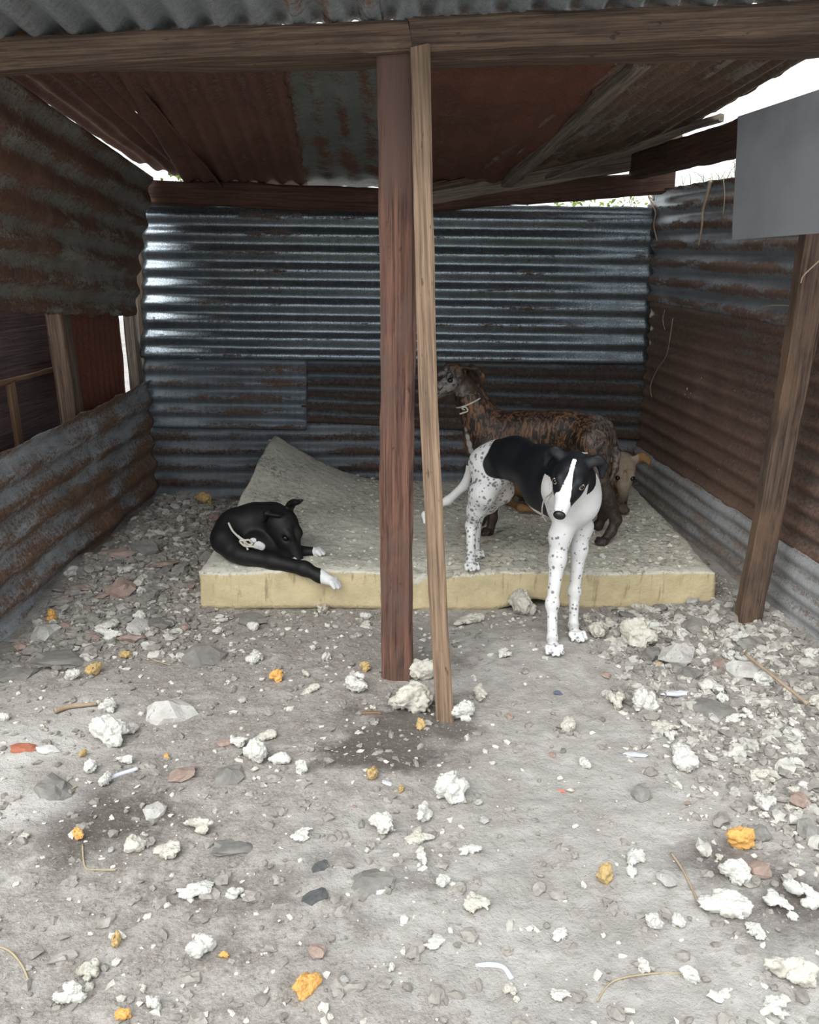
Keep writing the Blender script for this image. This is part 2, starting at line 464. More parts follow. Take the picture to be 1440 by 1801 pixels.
# neighbouring plank wall seen through the gap
wall_outside = tag(empty('wall_outside', (-1.75, 2.7, 0)), 'faded purple plank wall seen through the gap', kind='structure')
for i in range(8):
    z0 = 0.16 + i * 0.155
    beam('plank', (-1.66, 1.9, z0 + .006 * (i % 2)), (-1.66, 4.0, z0), .022, .162, M['plank'], wall_outside, seed=20 + i, wob=.003)
beam('batten', (-1.64, 3.45, 0.1), (-1.64, 3.42, .80), .02, .05, M['ochre_wood'], wall_outside, (0, 1, 0), seed=31)
beam('batten', (-1.64, 2.3, 0.80), (-1.64, 3.95, .815), .015, .02, M['ochre_wood'], wall_outside, seed=32)

# ---- right wall: plan line from (1.26, 4.5) to (1.41, 2.0)
wall_right = tag(empty('wall_right', (1.33, 3.2, 0)), 'side wall of three rows of corrugated sheets', kind='structure')
def RW(px, py): return on_plane(px, py, (1.26, 4.5, 0), (2.5, 0.15, 0))
def rw(Y, z, off=0.0): return Vector((1.26 + (4.5 - Y) * 0.06 - off, Y, z))
def ext(a, b, Y): return a + (b - a) * ((Y - a.y) / (b.y - a.y))
s1a, s1b = RW(1122, 527), RW(1385, 573)
s2a, s2b = RW(1110, 775), RW(1300, 897)
s0a, s0b = RW(1145, 335), RW(1290, 312)
Yb, Yf = 4.56, 2.0
hr = ()
sheet(wall_right, ext(s2a, s2b, Yb) * 1 + Vector((0, 0, -.02)), ext(s2a, s2b, Yf) + Vector((0, 0, -.02)), ext(s1a, s1b, Yf) + Vector((0, 0, .03)), ext(s1a, s1b, Yb) + Vector((0, 0, .03)),
      0.073, 0.0085, M['right_mid'], (0.012, 0, 0.006, 0.004), 0.008, 8.0, holes=hr, fine=.015, label='brown rusty middle sheet')
o2 = Vector((-0.014, 0, 0))
sheet(wall_right, ext(s1a, s1b, Yb) + o2, ext(s1a, s1b, Yf) + o2, ext(s0a, s0b, Yf) + o2, ext(s0a, s0b, Yb) + o2,
      0.086, 0.010, M['right_up'], (0.014, 0, 0.004, 0.006), 0.006, 9.0, holes=[(RW(1160, 468), .008)], fine=.03, label='striped galvanised upper sheet')
sheet(wall_right, rw(Yb, -.05, .012), rw(Yf, -.05, .012), ext(s2a, s2b, Yf) + o2, ext(s2a, s2b, Yb) + o2,
      0.062, 0.006, M['right_low'], (0.01, 0, 0, 0.006), 0.006, 10.0, label='pale grey bottom sheet')

# ------------------------------------------------------------------ roof
roof = tag(empty('ceiling', (0, 3.4, 1.75)), 'patched roof of rusty corrugated sheets on old timber', kind='structure')
def strip(x0, x1, xb0, xb1, yf=94, yb=335, Yf_=2.52, Yb_=4.62, dz=0.0, ybr=None, yfr=None):
    f0 = P(x0, yf, Yf_); f1 = P(x1, yfr or yf, Yf_); b0 = P(xb0, yb, Yb_); b1 = P(xb1, ybr or yb, Yb_)
    for q in (f0, f1, b0, b1): q.z += dz
    return f0, b0, b1, f1
a = strip(-60, 200, 236, 400, 90, 282, Yb_=4.5, ybr=336)
sheet(roof, *a, 0.084, 0.009, M['roof_rust'], (0, .02, .0, 0), 0.008, 11.0, holes=[(P(240, 198, 3.1), .006)], fine=.03, label='dark rust sheet over the side wall')
a = strip(190, 500, 330, 545, 94, 328, dz=-.012)
sheet(roof, *a, 0.084, 0.010, M['roof_rust'], (0, .05, .0, .02), 0.007, 12.0, label='flaking brown rust sheet')
a = strip(478, 790, 525, 800, 94, 332, dz=.004)
sheet(roof, *a, 0.11, 0.005, M['roof_grey'], (0, .02, 0.006, 0), 0.010, 13.0, label='grey-green sheet with rust stain')
a = strip(745, 1105, 745, 905, 94, 334, dz=-.008)
sheet(roof, *a, 0.11, 0.006, M['roof_red'], (0, .02, 0, .012), 0.012, 14.0, holes=[(P(1027, 157, 3.0), .012), (P(771, 193, 3.3), .007)], fine=.02, label='red rust sheet')
a = (P(1108, 92, 2.50), P(800, 330, 4.56), P(1168, 250, 4.36), P(1455, 88, 2.50))
sheet(roof, *a, 0.072, 0.008, M['roof_fine'], (0, .03, 0, .01), 0.006, 15.0, label='grey-brown sheet at the bright open edge')
# overhang in front of the beam, rising a little towards the open side
def oh(px0, px1, yl, yr, Yfront, rise, seed, lab):
    b0, b1 = P(px0, yl, 2.42), P(px1, yr, 2.42)
    d = Vector((0, Yfront - 2.42, rise))
    x_out = 0.0
    sheet(roof, b0, b0 + d, b1 + d, b1, 0.094, 0.017, M['overhang'], (0.012, 0.0, 0, 0), 0.006, seed, fine=.03, label=lab)
oh(-330, 700, 104, 44, 1.85, 0.06, 16.0, 'pale overhang sheet with scalloped end')
oh(672, 1500, 48, 12, 1.85, 0.06, 17.0, 'overhang sheet with rusty end')
beam('beam', P(-560, 130, 2.36), P(720, 67, 2.36), .085, .070, M['beam'], roof, seed=41, wob=.005)
beam('beam', P(718, 67, 2.36), P(1560, 31, 2.36), .085, .078, M['beam'], roof, seed=42, wob=.005)
beam('beam', P(-520, 100, 2.475), P(668, 94, 2.475), .10, .062, M['beam'], roof, seed=43, wob=.006)
beam('beam', P(700, 95, 2.475), P(1530, 66, 2.475), .10, .066, M['beam'], roof, seed=44, wob=.006)
beam('board', P(-60, 62, 2.30), P(115, 62, 2.44), .02, .06, M['ochre_wood'], roof, seed=45)
beam('beam', P(238, 338, 4.40), P(700, 354, 4.40), .09, .115, M['dark_beam'], roof, seed=46, wob=.006)
beam('beam', P(690, 360, 4.38), P(1182, 320, 4.36), .09, .105, M['dark_beam'], roof, seed=47, wob=.007)
pl0, pl1 = P(1122, 292, 4.28), P(1345, 232, 2.95)
beam('beam', pl0, pl0 + (pl1 - pl0) * 1.30, .08, .115, M['dark_beam'], roof, seed=48, wob=.005)
beam('rafter', P(1130, 96, 2.56), P(890, 318, 4.3), .05, .07, M['grey_wood'], roof, seed=49, wob=.006)
beam('batten', P(745, 334, 4.30), P(1200, 240, 4.22), .035, .03, M['beam'], roof, seed=50, wob=.008)
beam('board', P(742, 341, 4.34), P(1165, 272, 4.27), .025, .10, M['grey_wood'], roof, seed=52, wob=.008)
beam('batten', P(950, 320, 4.33), P(1268, 206, 3.55), .03, .025, M['grey_wood'], roof, seed=51, wob=.008)

# ------------------------------------------------------------------ posts and hanging panel
def up_post(name, base, top, w, d, mat, label, seed, wob=.005, bow=(0, 0)):
    o = beam(name, base, top, w, d, mat, None, (0, 1, 0), seed=seed, wob=wob, bow=bow)
    return tag(o, label, 'post')
b = G(699, 1186); t = P(697, 88, 2.40); 
up_post('timber_post', (b.x, b.y, -.05), (t.x, 2.39, t.z), .098, .085, M['post'], 'thick reddish-brown timber post standing in the middle under the front beam', 61)
b = G(783, 1262); t = P(739, 86, 2.33)
up_post('slim_post', (b.x, b.y, -.03), (t.x, t.y, t.z),   .05, .045, M['slim'], 'thin tan wooden pole leaning against the thick middle post', 62, .0018, (-0.012, 0))
b = G(1318, 1112); b.y += .02; t = P(1497, 60, 2.52)
up_post('side_post', (b.x, b.y, -.05), (t.x, t.y, t.z), .082, .065, M['side'], 'grey-brown timber post with raw scraped patch by the striped side wall', 63, .006)

def slab_quad(name, a, b, c, d, th, mat, n=10, seed=0.0, warp=0.004):
    a, b, c, d = map(Vector, (a, b, c, d))
    nr = (b - a).cross(d - a).normalized()
    org = (a + b + c + d) / 4
    V, Fq = [], []
    for side in (0, 1):
        for j in range(n + 1):
            for i in range(n + 1):
                u, v = i / n, j / n
                p = a.lerp(b, u).lerp(d.lerp(c, u), v) + nr * (warp * n3(u, v, seed, 2) + (side - .5) * th) - org
                V.append(p)
    s = (n + 1) ** 2
    for j in range(n):
        for i in range(n):
            q = j * (n + 1) + i
            Fq.append((q, q + n + 1, q + n + 2, q + 1)); Fq.append((s + q, s + q + 1, s + q + n + 2, s + q + n + 1))
    rim = [i for i in range(n + 1)] + [(j + 1) * (n + 1) - 1 for j in range(1, n + 1)] + [n * (n + 1) + i for i in range(n - 1, -1, -1)] + [j * (n + 1) for j in range(n - 1, 0, -1)]
    for q in range(len(rim)):
        x, y = rim[q], rim[(q + 1) % len(rim)]
        Fq.append((x, y, s + y, s + x))
    me = mesh_from(name, V, Fq, False)
    return obj(name, me, mat, None, org)
k = NT('dull_grey_panel')
v = k.coord('Object')
col = k.mix(k.step(k.noise(v, 5, 5, .6), .4, .75), (0.145, 0.152, 0.16), (0.10, 0.104, 0.108))
col = k.mix(k.math('MULTIPLY', k.step(k.noise(v, 22, 5, .7, .6), .62, .72), .6), col, (0.09, 0.085, 0.08))
k.set(Base_Color=col, Roughness=0.6)
pa = P(1299, 205, 2.28); pb = P(1289, 422, 2.28)
dirv = Vector((0.26, -1.0, 0)).normalized() * 0.95
o = slab_quad('metal_panel', pb, pb + dirv + Vector((0, 0, .0)), pa + dirv + Vector((0, 0, .02)), pa, .006, k.m, seed=2.0)
tag(o, 'flat grey metal panel hanging under the roof in front of the side post', 'panel')

# ------------------------------------------------------------------ mattress
MX0, MX1, MY0, MY1, MH = -0.795, 1.155, 2.945, 4.40, 0.145

def mat_lift(x, y):                              # how far the slab is raised above the ground at a place
    u = (x - MX0) / (MX1 - MX0); v = (y - MY0) / (MY1 - MY0)
    a = max(0.0, 1 - u / 0.36); b_ = sst(0.1, 1.0, v)
    return 0.25 * a ** 1.6 * b_ + 0.012 * (1 + n3(x, y, 0, 1.5, 6))

def mat_top(x, y):
    v = (y - MY0) / (MY1 - MY0)
    sag = 0.022 * math.exp(-((x + 0.15) ** 2 / .10 + (y - 3.35) ** 2 / .15))
    tear = max(0, n3(x, y, 0, 3.2, 8.4)) * (0.5 + math.exp(-((x + 0.25) ** 2 / .2 + (y - 3.5) ** 2 / .3)))
    return MH + mat_lift(x, y) - sag + 0.016 * n3(x, y, 0, 3, 5) - 0.022 * tear * (0.5 + 0.8 * abs(n3(x, y, 0, 26, 2))) + 0.004 * n3(x, y, 0, 30, 3)

def build_mattress():
    nx, ny, nz = 190, 120, 9
    idx, V, T = {}, [], []
    def vid(i, j, k):
        key = (i, j, k)
        if key in idx: return idx[key]
        x = MX0 + (MX1 - MX0) * i / nx; y = MY0 + (MY1 - MY0) * j / ny; w = k / nz
        top = mat_top(x, y); bot = mat_lift(x, y) - 0.012
        X = P(940, 1060, MY0).x
        bot += 0.045 * math.exp(-((x - X) ** 2) / 0.009) * sst(3.1, 2.95, y)
        xe = P(748, 1000, MY0).x                                     # bitten front edge between the posts
        bite = math.exp(-((x - xe) ** 2) / 0.006) * sst(3.12, 2.95, y)
        top -= 0.06 * bite * (0.7 + n3(x, y, 0, 18, 2))
        z = bot + (top - bot) * w
        yy, xx = y, x
        ex = min(min(i, nx - i) / 3.0, 1.0); ey = min(min(j, ny - j) / 3.0, 1.0)
        z -= 0.008 * (1 - ex * ey) * (1 if k == nz else 0)
        if j == 0: yy += 0.008 * n3(x, z, 0, 7, 1) + 0.004 * n3(x, z, 0, 30, 2) + 0.02 * bite * w
        if j == ny: yy += 0.015 * n3(x, z, 0, 5, 3)
        if i == 0: xx += 0.012 * n3(y, z, 0, 6, 4)
        if i == nx: xx += 0.012 * n3(y, z, 0, 6, 5)
        xx -= 0.07 * sst(0.0, 1.0, w) * 0 
        # the raised corner curls inwards
        v = j / ny
        xx += 0.08 * max(0.0, 1 - (i / nx) / .3) * v * v
        if i == nx or i > nx * 0.8: xx += 0.05 * (v) * (i / nx - .8) / .2
        idx[key] = len(V); V.append((xx, yy, z)); T.append(k / nz)
        return idx[key]
    Fq = []
    for i in range(nx):
        for j in range(ny):
            Fq.append((vid(i, j, nz), vid(i + 1, j, nz), vid(i + 1, j + 1, nz), vid(i, j + 1, nz)))
            Fq.append((vid(i, j, 0), vid(i, j + 1, 0), vid(i + 1, j + 1, 0), vid(i + 1, j, 0)))
    for k_ in range(nz):
        for i in range(nx):
            Fq.append((vid(i, 0, k_), vid(i + 1, 0, k_), vid(i + 1, 0, k_ + 1), vid(i, 0, k_ + 1)))
            Fq.append((vid(i, ny, k_), vid(i, ny, k_ + 1), vid(i + 1, ny, k_ + 1), vid(i + 1, ny, k_)))
        for j in range(ny):
            Fq.append((vid(0, j, k_), vid(0, j, k_ + 1), vid(0, j + 1, k_ + 1), vid(0, j + 1, k_)))
            Fq.append((vid(nx, j, k_), vid(nx, j + 1, k_), vid(nx, j + 1, k_ + 1), vid(nx, j, k_ + 1)))
    org = Vector((0.18, 3.65, 0))
    V = [Vector(p) - org for p in V]
    me = mesh_from('foam_mattress', V, Fq)
    at = me.attributes.new('top', 'FLOAT', 'POINT'); at.data.foreach_set('value', T)
    k = NT('old_yellow_foam')
    v = k.coord('Object')
    a = k.n('ShaderNodeAttribute', attribute_name='top')
    ns = k.noise(v, 9, 6, 0.65); fine = k.noise(v, 55, 5, 0.7); big = k.noise(v, 2.5, 4, .6)
    side = k.mix(k.step(ns, 0.4, 0.75), (0.64, 0.54, 0.335), (0.49, 0.405, 0.245))
    side = k.mix(k.step(fine, 0.66, 0.74), side, (0.13, 0.10, 0.06))
    st = k.noise(k.coord('Object', (14, 14, 2.5)), 2.2, 4, .6)
    side = k.mix(k.math('MULTIPLY', k.step(st, 0.60, 0.72), .7), side, (0.24, 0.18, 0.10))
    topc = k.mix(k.step(ns, 0.35, 0.7), (0.70, 0.68, 0.59), (0.55, 0.535, 0.47))
    topc = k.mix(k.step(big, 0.48, 0.62), topc, (0.72, 0.69, 0.58))
    tear = k.math('MULTIPLY', k.step(k.noise(v, 3.4, 3, .5), .44, .58), k.step(k.noise(v, 34, 5, .75, .8), .50, .60))
    topc = k.mix(k.math('MULTIPLY', tear, .75), topc, (0.16, 0.145, 0.12))
    topc = k.mix(k.math('MULTIPLY', k.step(fine, 0.55, 0.70), .8), topc, (0.14, 0.125, 0.10))
    edge = k.step(k.math('ADD', a.outputs['Fac'], k.math('MULTIPLY', k.math('SUBTRACT', ns, 0.5), 0.25)), 0.90, 0.97)
    k.set(Base_Color=k.mix(edge, side, topc), Roughness=0.95)
    k.bump(k.math('ADD', fine, ns), 0.5, 0.012)
    o = obj('foam_mattress', me, k.m, None, org)
    tag(o, 'large chewed yellow foam mattress with one corner curled up against the back wall', 'mattress')
build_mattress()

# ------------------------------------------------------------------ soft bodies: smooth union of tapered limbs, meshed as one skin
class Body:
    def __init__(self, lo, hi, vox):
        self.lo = np.array(lo, float); self.vox = vox
        self.n = np.ceil((np.array(hi) - self.lo) / vox).astype(int) + 1
        self.F = np.full(self.n, 0.3, np.float32)
    def _blend(self, lo, hi, fn, k, sub=False):
        a = np.maximum(((lo - self.lo) / self.vox).astype(int) - 1, 0)
        b = np.minimum(((hi - self.lo) / self.vox).astype(int) + 2, self.n)
        if (b <= a).any(): return
        g = np.stack(np.meshgrid(*[self.lo[i] + self.vox * np.arange(a[i], b[i]) for i in range(3)], indexing='ij'), -1)
        d = fn(g)
        S = self.F[a[0]:b[0], a[1]:b[1], a[2]:b[2]]
        if sub:
            d = -d
            h = np.maximum(k - np.abs(S - d), 0) / k
            S[...] = np.maximum(S, d) + h * h * k / 4
        else:
            h = np.maximum(k - np.abs(S - d), 0) / k
            S[...] = np.minimum(S, d) - h * h * k / 4
    def cone(self, a, ra, b, rb, k=0.03, axis=None, e=1.0):
        a, b = np.array(a, float), np.array(b, float)
        m = max(ra, rb) * max(1, e) + k + 0.02
        ab = b - a; L2 = max(1e-9, ab @ ab)
        ax = None
        if axis is not None:
            ax = np.array(axis, float); ax /= np.linalg.norm(ax)
        def fn(g):
            q = g - a
            t = np.clip((q @ ab) / L2, 0, 1)
            r = q - t[..., None] * ab
            if ax is not None:
                c = r @ ax
                r = r - (c * (1 - 1 / e))[..., None] * ax
            return np.sqrt((r * r).sum(-1)) - (ra + (rb - ra) * t)
        self._blend(np.minimum(a, b) - m, np.maximum(a, b) + m, fn, k)
    def chain(self, pts, k=0.03, axis=None, e=1.0):
        for (p, r), (q, s) in zip(pts[:-1], pts[1:]): self.cone(p, r, q, s, k, axis, e)
    def ell(self, c, rad, axes=None, k=0.03, sub=False):
        c = np.array(c, float); rad = np.array(rad, float)
        A = np.eye(3) if axes is None else np.array([np.array(v, float) / np.linalg.norm(v) for v in axes])
        m = rad.max() + k + 0.02
        def fn(g):
            q = (g - c) @ A.T
            k0 = np.sqrt(((q / rad) ** 2).sum(-1)); k1 = np.sqrt(((q / rad ** 2) ** 2).sum(-1)) + 1e-9
            return k0 * (k0 - 1) / k1
        self._blend(c - m, c + m, fn, k, sub)
    def mesh(self, name, org):
        F = self.F; s = F < 0
        n = F.shape
        cnt = np.zeros([d - 1 for d in n], np.int8); acc = np.zeros([d - 1 for d in n] + [3], np.float32); num = np.zeros([d - 1 for d in n], np.float32)
        for dx in (0, 1):
            for dy in (0, 1):
                for dz in (0, 1):
                    cnt += s[dx:n[0] - 1 + dx, dy:n[1] - 1 + dy, dz:n[2] - 1 + dz]
        act = (cnt > 0) & (cnt < 8)
        ci = np.argwhere(act)
        pos = np.zeros((len(ci), 3)); w = np.zeros(len(ci))
        corners = [(x, y, z) for x in (0, 1) for y in (0, 1) for z in (0, 1)]
        for c0 in corners:
            for ax in range(3):
                if c0[ax]: continue
                c1 = list(c0); c1[ax] = 1
                f0 = F[ci[:, 0] + c0[0], ci[:, 1] + c0[1], ci[:, 2] + c0[2]]
                f1 = F[ci[:, 0] + c1[0], ci[:, 1] + c1[1], ci[:, 2] + c1[2]]
                x = (f0 < 0) != (f1 < 0)
                t = np.where(x, f0 / np.where(np.abs(f0 - f1) < 1e-9, 1, f0 - f1), 0)
                q = np.tile(np.array(c0, float), (len(ci), 1)); q[:, ax] = t
                pos += q * x[:, None]; w += x
        pos = (pos / w[:, None] + ci) * self.vox + self.lo
        ids = np.full(act.shape, -1, np.int64); ids[act] = np.arange(len(ci))
        quads = []
        for ax in range(3):
            b_, c_ = (ax + 1) % 3, (ax + 2) % 3
            sl0 = [slice(None)] * 3; sl1 = [slice(None)] * 3
            sl0[ax] = slice(0, -1); sl1[ax] = slice(1, None)
            ch = s[tuple(sl0)] != s[tuple(sl1)]
            e = np.argwhere(ch)
            e = e[(e[:, b_] > 0) & (e[:, c_] > 0) & (e[:, b_] < n[b_] - 1) & (e[:, c_] < n[c_] - 1)]
            def cell(db, dc):
                q = e.copy(); q[:, b_] -= db; q[:, c_] -= dc
                return ids[q[:, 0], q[:, 1], q[:, 2]]
            Q = np.stack([cell(1, 1), cell(0, 1), cell(0, 0), cell(1, 0)], -1)
            flip = ~s[e[:, 0], e[:, 1], e[:, 2]]
            Q[flip] = Q[flip][:, ::-1]
            quads.append(Q)
        Q = np.concatenate(quads)
        me = bpy.data.meshes.new(name)
        me.from_pydata((pos - np.array(org)).tolist(), [], Q.tolist())
        me.polygons.foreach_set('use_smooth', [True] * len(me.polygons))
        me.update()
        return me, pos

class Head:
    """frame of a sighthound's head: f to the nose, u up, s to its own right"""
    def __init__(self, C, f, u, k=1.0):
        self.C = Vector(C); self.f = Vector(f).normalized()
        self.s = self.f.cross(Vector(u)).normalized(); self.u = self.s.cross(self.f).normalized(); self.k = k
    def p(self, f, s, u): return self.C + (self.f * f + self.s * s + self.u * u) * self.k
    def loc(self, pos):
        q = pos - np.array(self.C)
        return np.stack([q @ np.array(self.f), q @ np.array(self.s), q @ np.array(self.u)], -1) / self.k
    def build(self, B, kk=0.02):
        k = self.k; ax = (self.f, self.s, self.u)
        B.ell(self.p(0, 0, 0), np.array((.066, .053, .049)) * k, ax, kk)
        B.ell(self.p(.035, 0, -.016), np.array((.062, .047, .043)) * k, ax, kk)
        B.cone(self.p(.05, 0, -.010), .035 * k, self.p(.150, 0, -.022), .0205 * k, .025)
        B.cone(self.p(.03, 0, -.036), .028 * k, self.p(.138, 0, -.040), .0135 * k, .02)
        for sg in (-1, 1):
            B.ell(self.p(.048, sg * .030, .020), np.array((.020, .014, .013)) * k, ax, .015)
            B.ell(self.p(.058, sg * .040, .006), np.array((.012, .010, .009)) * k, ax, .008, sub=True)
        B.ell(self.p(.07, 0, .030), np.array((.045, .007, .012)) * k, ax, .02, sub=True)
    def ear(self, B, pts, e=0.45, kk=0.012):
        n = len(pts)
        for i in range(n - 1):
            (a, ra), (b_, rb) = pts[i], pts[i + 1]
            A = self.p(*a); Bq = self.p(*b_)
            d = (Bq - A)
            out = self.s.cross(d)
            B.cone(A, ra * self.k, Bq, rb * self.k, kk, out, e)

def ball(name, c, r, mat, parent, axes=None, rad=(1, 1, 1), seg=14):
    V, Fq = [], []
    A = axes or (Vector((1, 0, 0)), Vector((0, 1, 0)), Vector((0, 0, 1)))
    for j in range(seg + 1):
        th = math.pi * j / seg
        for i in range(seg * 2):
            ph = math.pi * i / seg
            q = (math.cos(th) * rad[0], math.sin(th) * math.cos(ph) * rad[1], math.sin(th) * math.sin(ph) * rad[2])
            V.append((A[0] * q[0] + A[1] * q[1] + A[2] * q[2]) * r)
    m = seg * 2
    for j in range(seg):
        for i in range(m):
            a, b_ = j * m + i, j * m + (i + 1) % m
            Fq.append((a, b_, b_ + m, a + m))
    me = mesh_from(name, V, Fq)
    o = obj(name, me, mat, parent)
    place(o, parent, Matrix.Translation(Vector(c)))
    return o

def tube(name, pts, r, mat, parent=None, seg=7, closed=False, sub=6):
    pts = [Vector(p) for p in pts]; n = len(pts)
    C = []
    rng = range(n) if closed else range(n - 1)
    for i in rng:
        p0, p1, p2, p3 = (pts[(i - 1) % n], pts[i], pts[(i + 1) % n], pts[(i + 2) % n]) if closed else (pts[max(i - 1, 0)], pts[i], pts[i + 1], pts[min(i + 2, n - 1)])
        for q in range(sub):
            t = q / sub
            C.append(0.5 * ((2 * p1) + (p2 - p0) * t + (2 * p0 - 5 * p1 + 4 * p2 - p3) * t * t + (3 * p1 - p0 - 3 * p2 + p3) * t ** 3))
    if not closed: C.append(pts[-1])
    org = C[0].copy() if parent is None else Vector(parent.location)
    V, Fq = [], []
    nC = len(C)
    nv = Vector((0.3, 0.2, 1)).normalized()
    for i in range(nC):
        d = (C[(i + 1) % nC] - C[i - 1]) if closed else (C[min(i + 1, nC - 1)] - C[max(i - 1, 0)])
        d.normalize()
        nv = (nv - d * nv.dot(d)).normalized(); bv = d.cross(nv)
        rr = r(i / (nC - 1)) if callable(r) else r
        for q in range(seg):
            a = 2 * math.pi * q / seg
            V.append(C[i] + (nv * math.cos(a) + bv * math.sin(a)) * rr - org)
    for i in range(nC if closed else nC - 1):
        for q in range(seg):
            a, b_ = i * seg + q, i * seg + (q + 1) % seg
            c, d = ((i + 1) % nC) * seg + (q + 1) % seg, ((i + 1) % nC) * seg + q
            Fq.append((a, b_, c, d))
    if not closed: Fq += [tuple(range(seg - 1, -1, -1)), tuple(range((nC - 1) * seg, nC * seg))]
    me = mesh_from(name, V, Fq)
    return obj(name, me, mat, parent, None if parent is not None else org)

def toes(B, base, dirv, r=0.0095, spread=0.011, length=0.03):
    """four toes of a paw fanned out from the ball of the foot"""
    d = Vector(dirv).normalized(); sd = d.cross(Vector((0, 0, 1))).normalized(); base = Vector(base)
    for q, (o_, l_) in enumerate(((-1.5, .75), (-.5, 1.0), (.5, 1.0), (1.5, .75))):
        a = base + sd * (o_ * spread * .7); m_ = base + sd * (o_ * spread) + d * (length * l_ * .55) + Vector((0, 0, .008))
        e_ = base + sd * (o_ * spread * 1.08) + d * (length * l_) + Vector((0, 0, -.004))
        B.cone(a, r, m_, r * 1.05, .008); B.cone(m_, r * 1.05, e_, r * .85, .004)

def coat(me, arr):
    ca = me.color_attributes.new('coat', 'FLOAT_COLOR', 'POINT')
    ca.data.foreach_set('color', np.concatenate([arr, np.ones((len(arr), 1))], 1).astype(np.float32).ravel())

def ss(a, b_, x):
    t = np.clip((x - a) / (b_ - a), 0, 1); return t * t * (3 - 2 * t)

def wobble(pos, s, o=0.0):
    return np.array([noise.noise((p[0] * s + o, p[1] * s, p[2] * s - o)) for p in pos])

def rope(name, c, r0, nrm, mat, parent, side=None, rx=1.0, ry=1.0, thick=.004, n=14):
    nrm = Vector(nrm).normalized(); a = (Vector(side) if side else Vector((1, 0, 0))); a = (a - nrm * a.dot(nrm)).normalized(); b_ = nrm.cross(a)
    return tube(name, [Vector(c) + a * (math.cos(t) * r0 * rx) + b_ * (math.sin(t) * r0 * ry) for t in (2 * math.pi * i / n for i in range(n))], thick, mat, parent, closed=True, sub=4)

M['nose'] = NT('wet_nose').set(Base_Color=(0.012, 0.011, 0.012), Roughness=0.35).m
M['pupil'] = NT('dark_eye').set(Base_Color=(0.010, 0.006, 0.004), Roughness=0.08).m
M['eye_white'] = NT('eye_white').set(Base_Color=(0.42, 0.34, 0.31), Roughness=0.15).m
M['string'] = mat_speck('pale_string', (0.45, 0.42, 0.36), (0.62, 0.6, 0.54), 90, vary=0)
M['thin_string'] = mat_speck('grey_string', (0.25, 0.24, 0.22), (0.4, 0.38, 0.35), 90, vary=0)

def fur(name, build, rough=0.6, spec=0.3, sheen=0.0):
    k = NT(name)
    v = k.coord('Object')
    at = k.n('ShaderNodeAttribute', attribute_name='coat')
    sp = k.n('ShaderNodeSeparateColor'); k.l(at.outputs['Color'], sp.inputs[0])
    col = build(k, v, sp.outputs[0], sp.outputs[1], sp.outputs[2])
    k.set(Base_Color=col, Roughness=rough)
    k.b.inputs['Specular IOR Level'].default_value = spec
    k.b.inputs['Sheen Weight'].default_value = sheen
    k.bump(k.noise(v, 180, 3, 0.7), 0.25, 0.004)
    return k.m

# ------------------------------------------------------------------ dogs
def A3(v): return np.array(v, float)

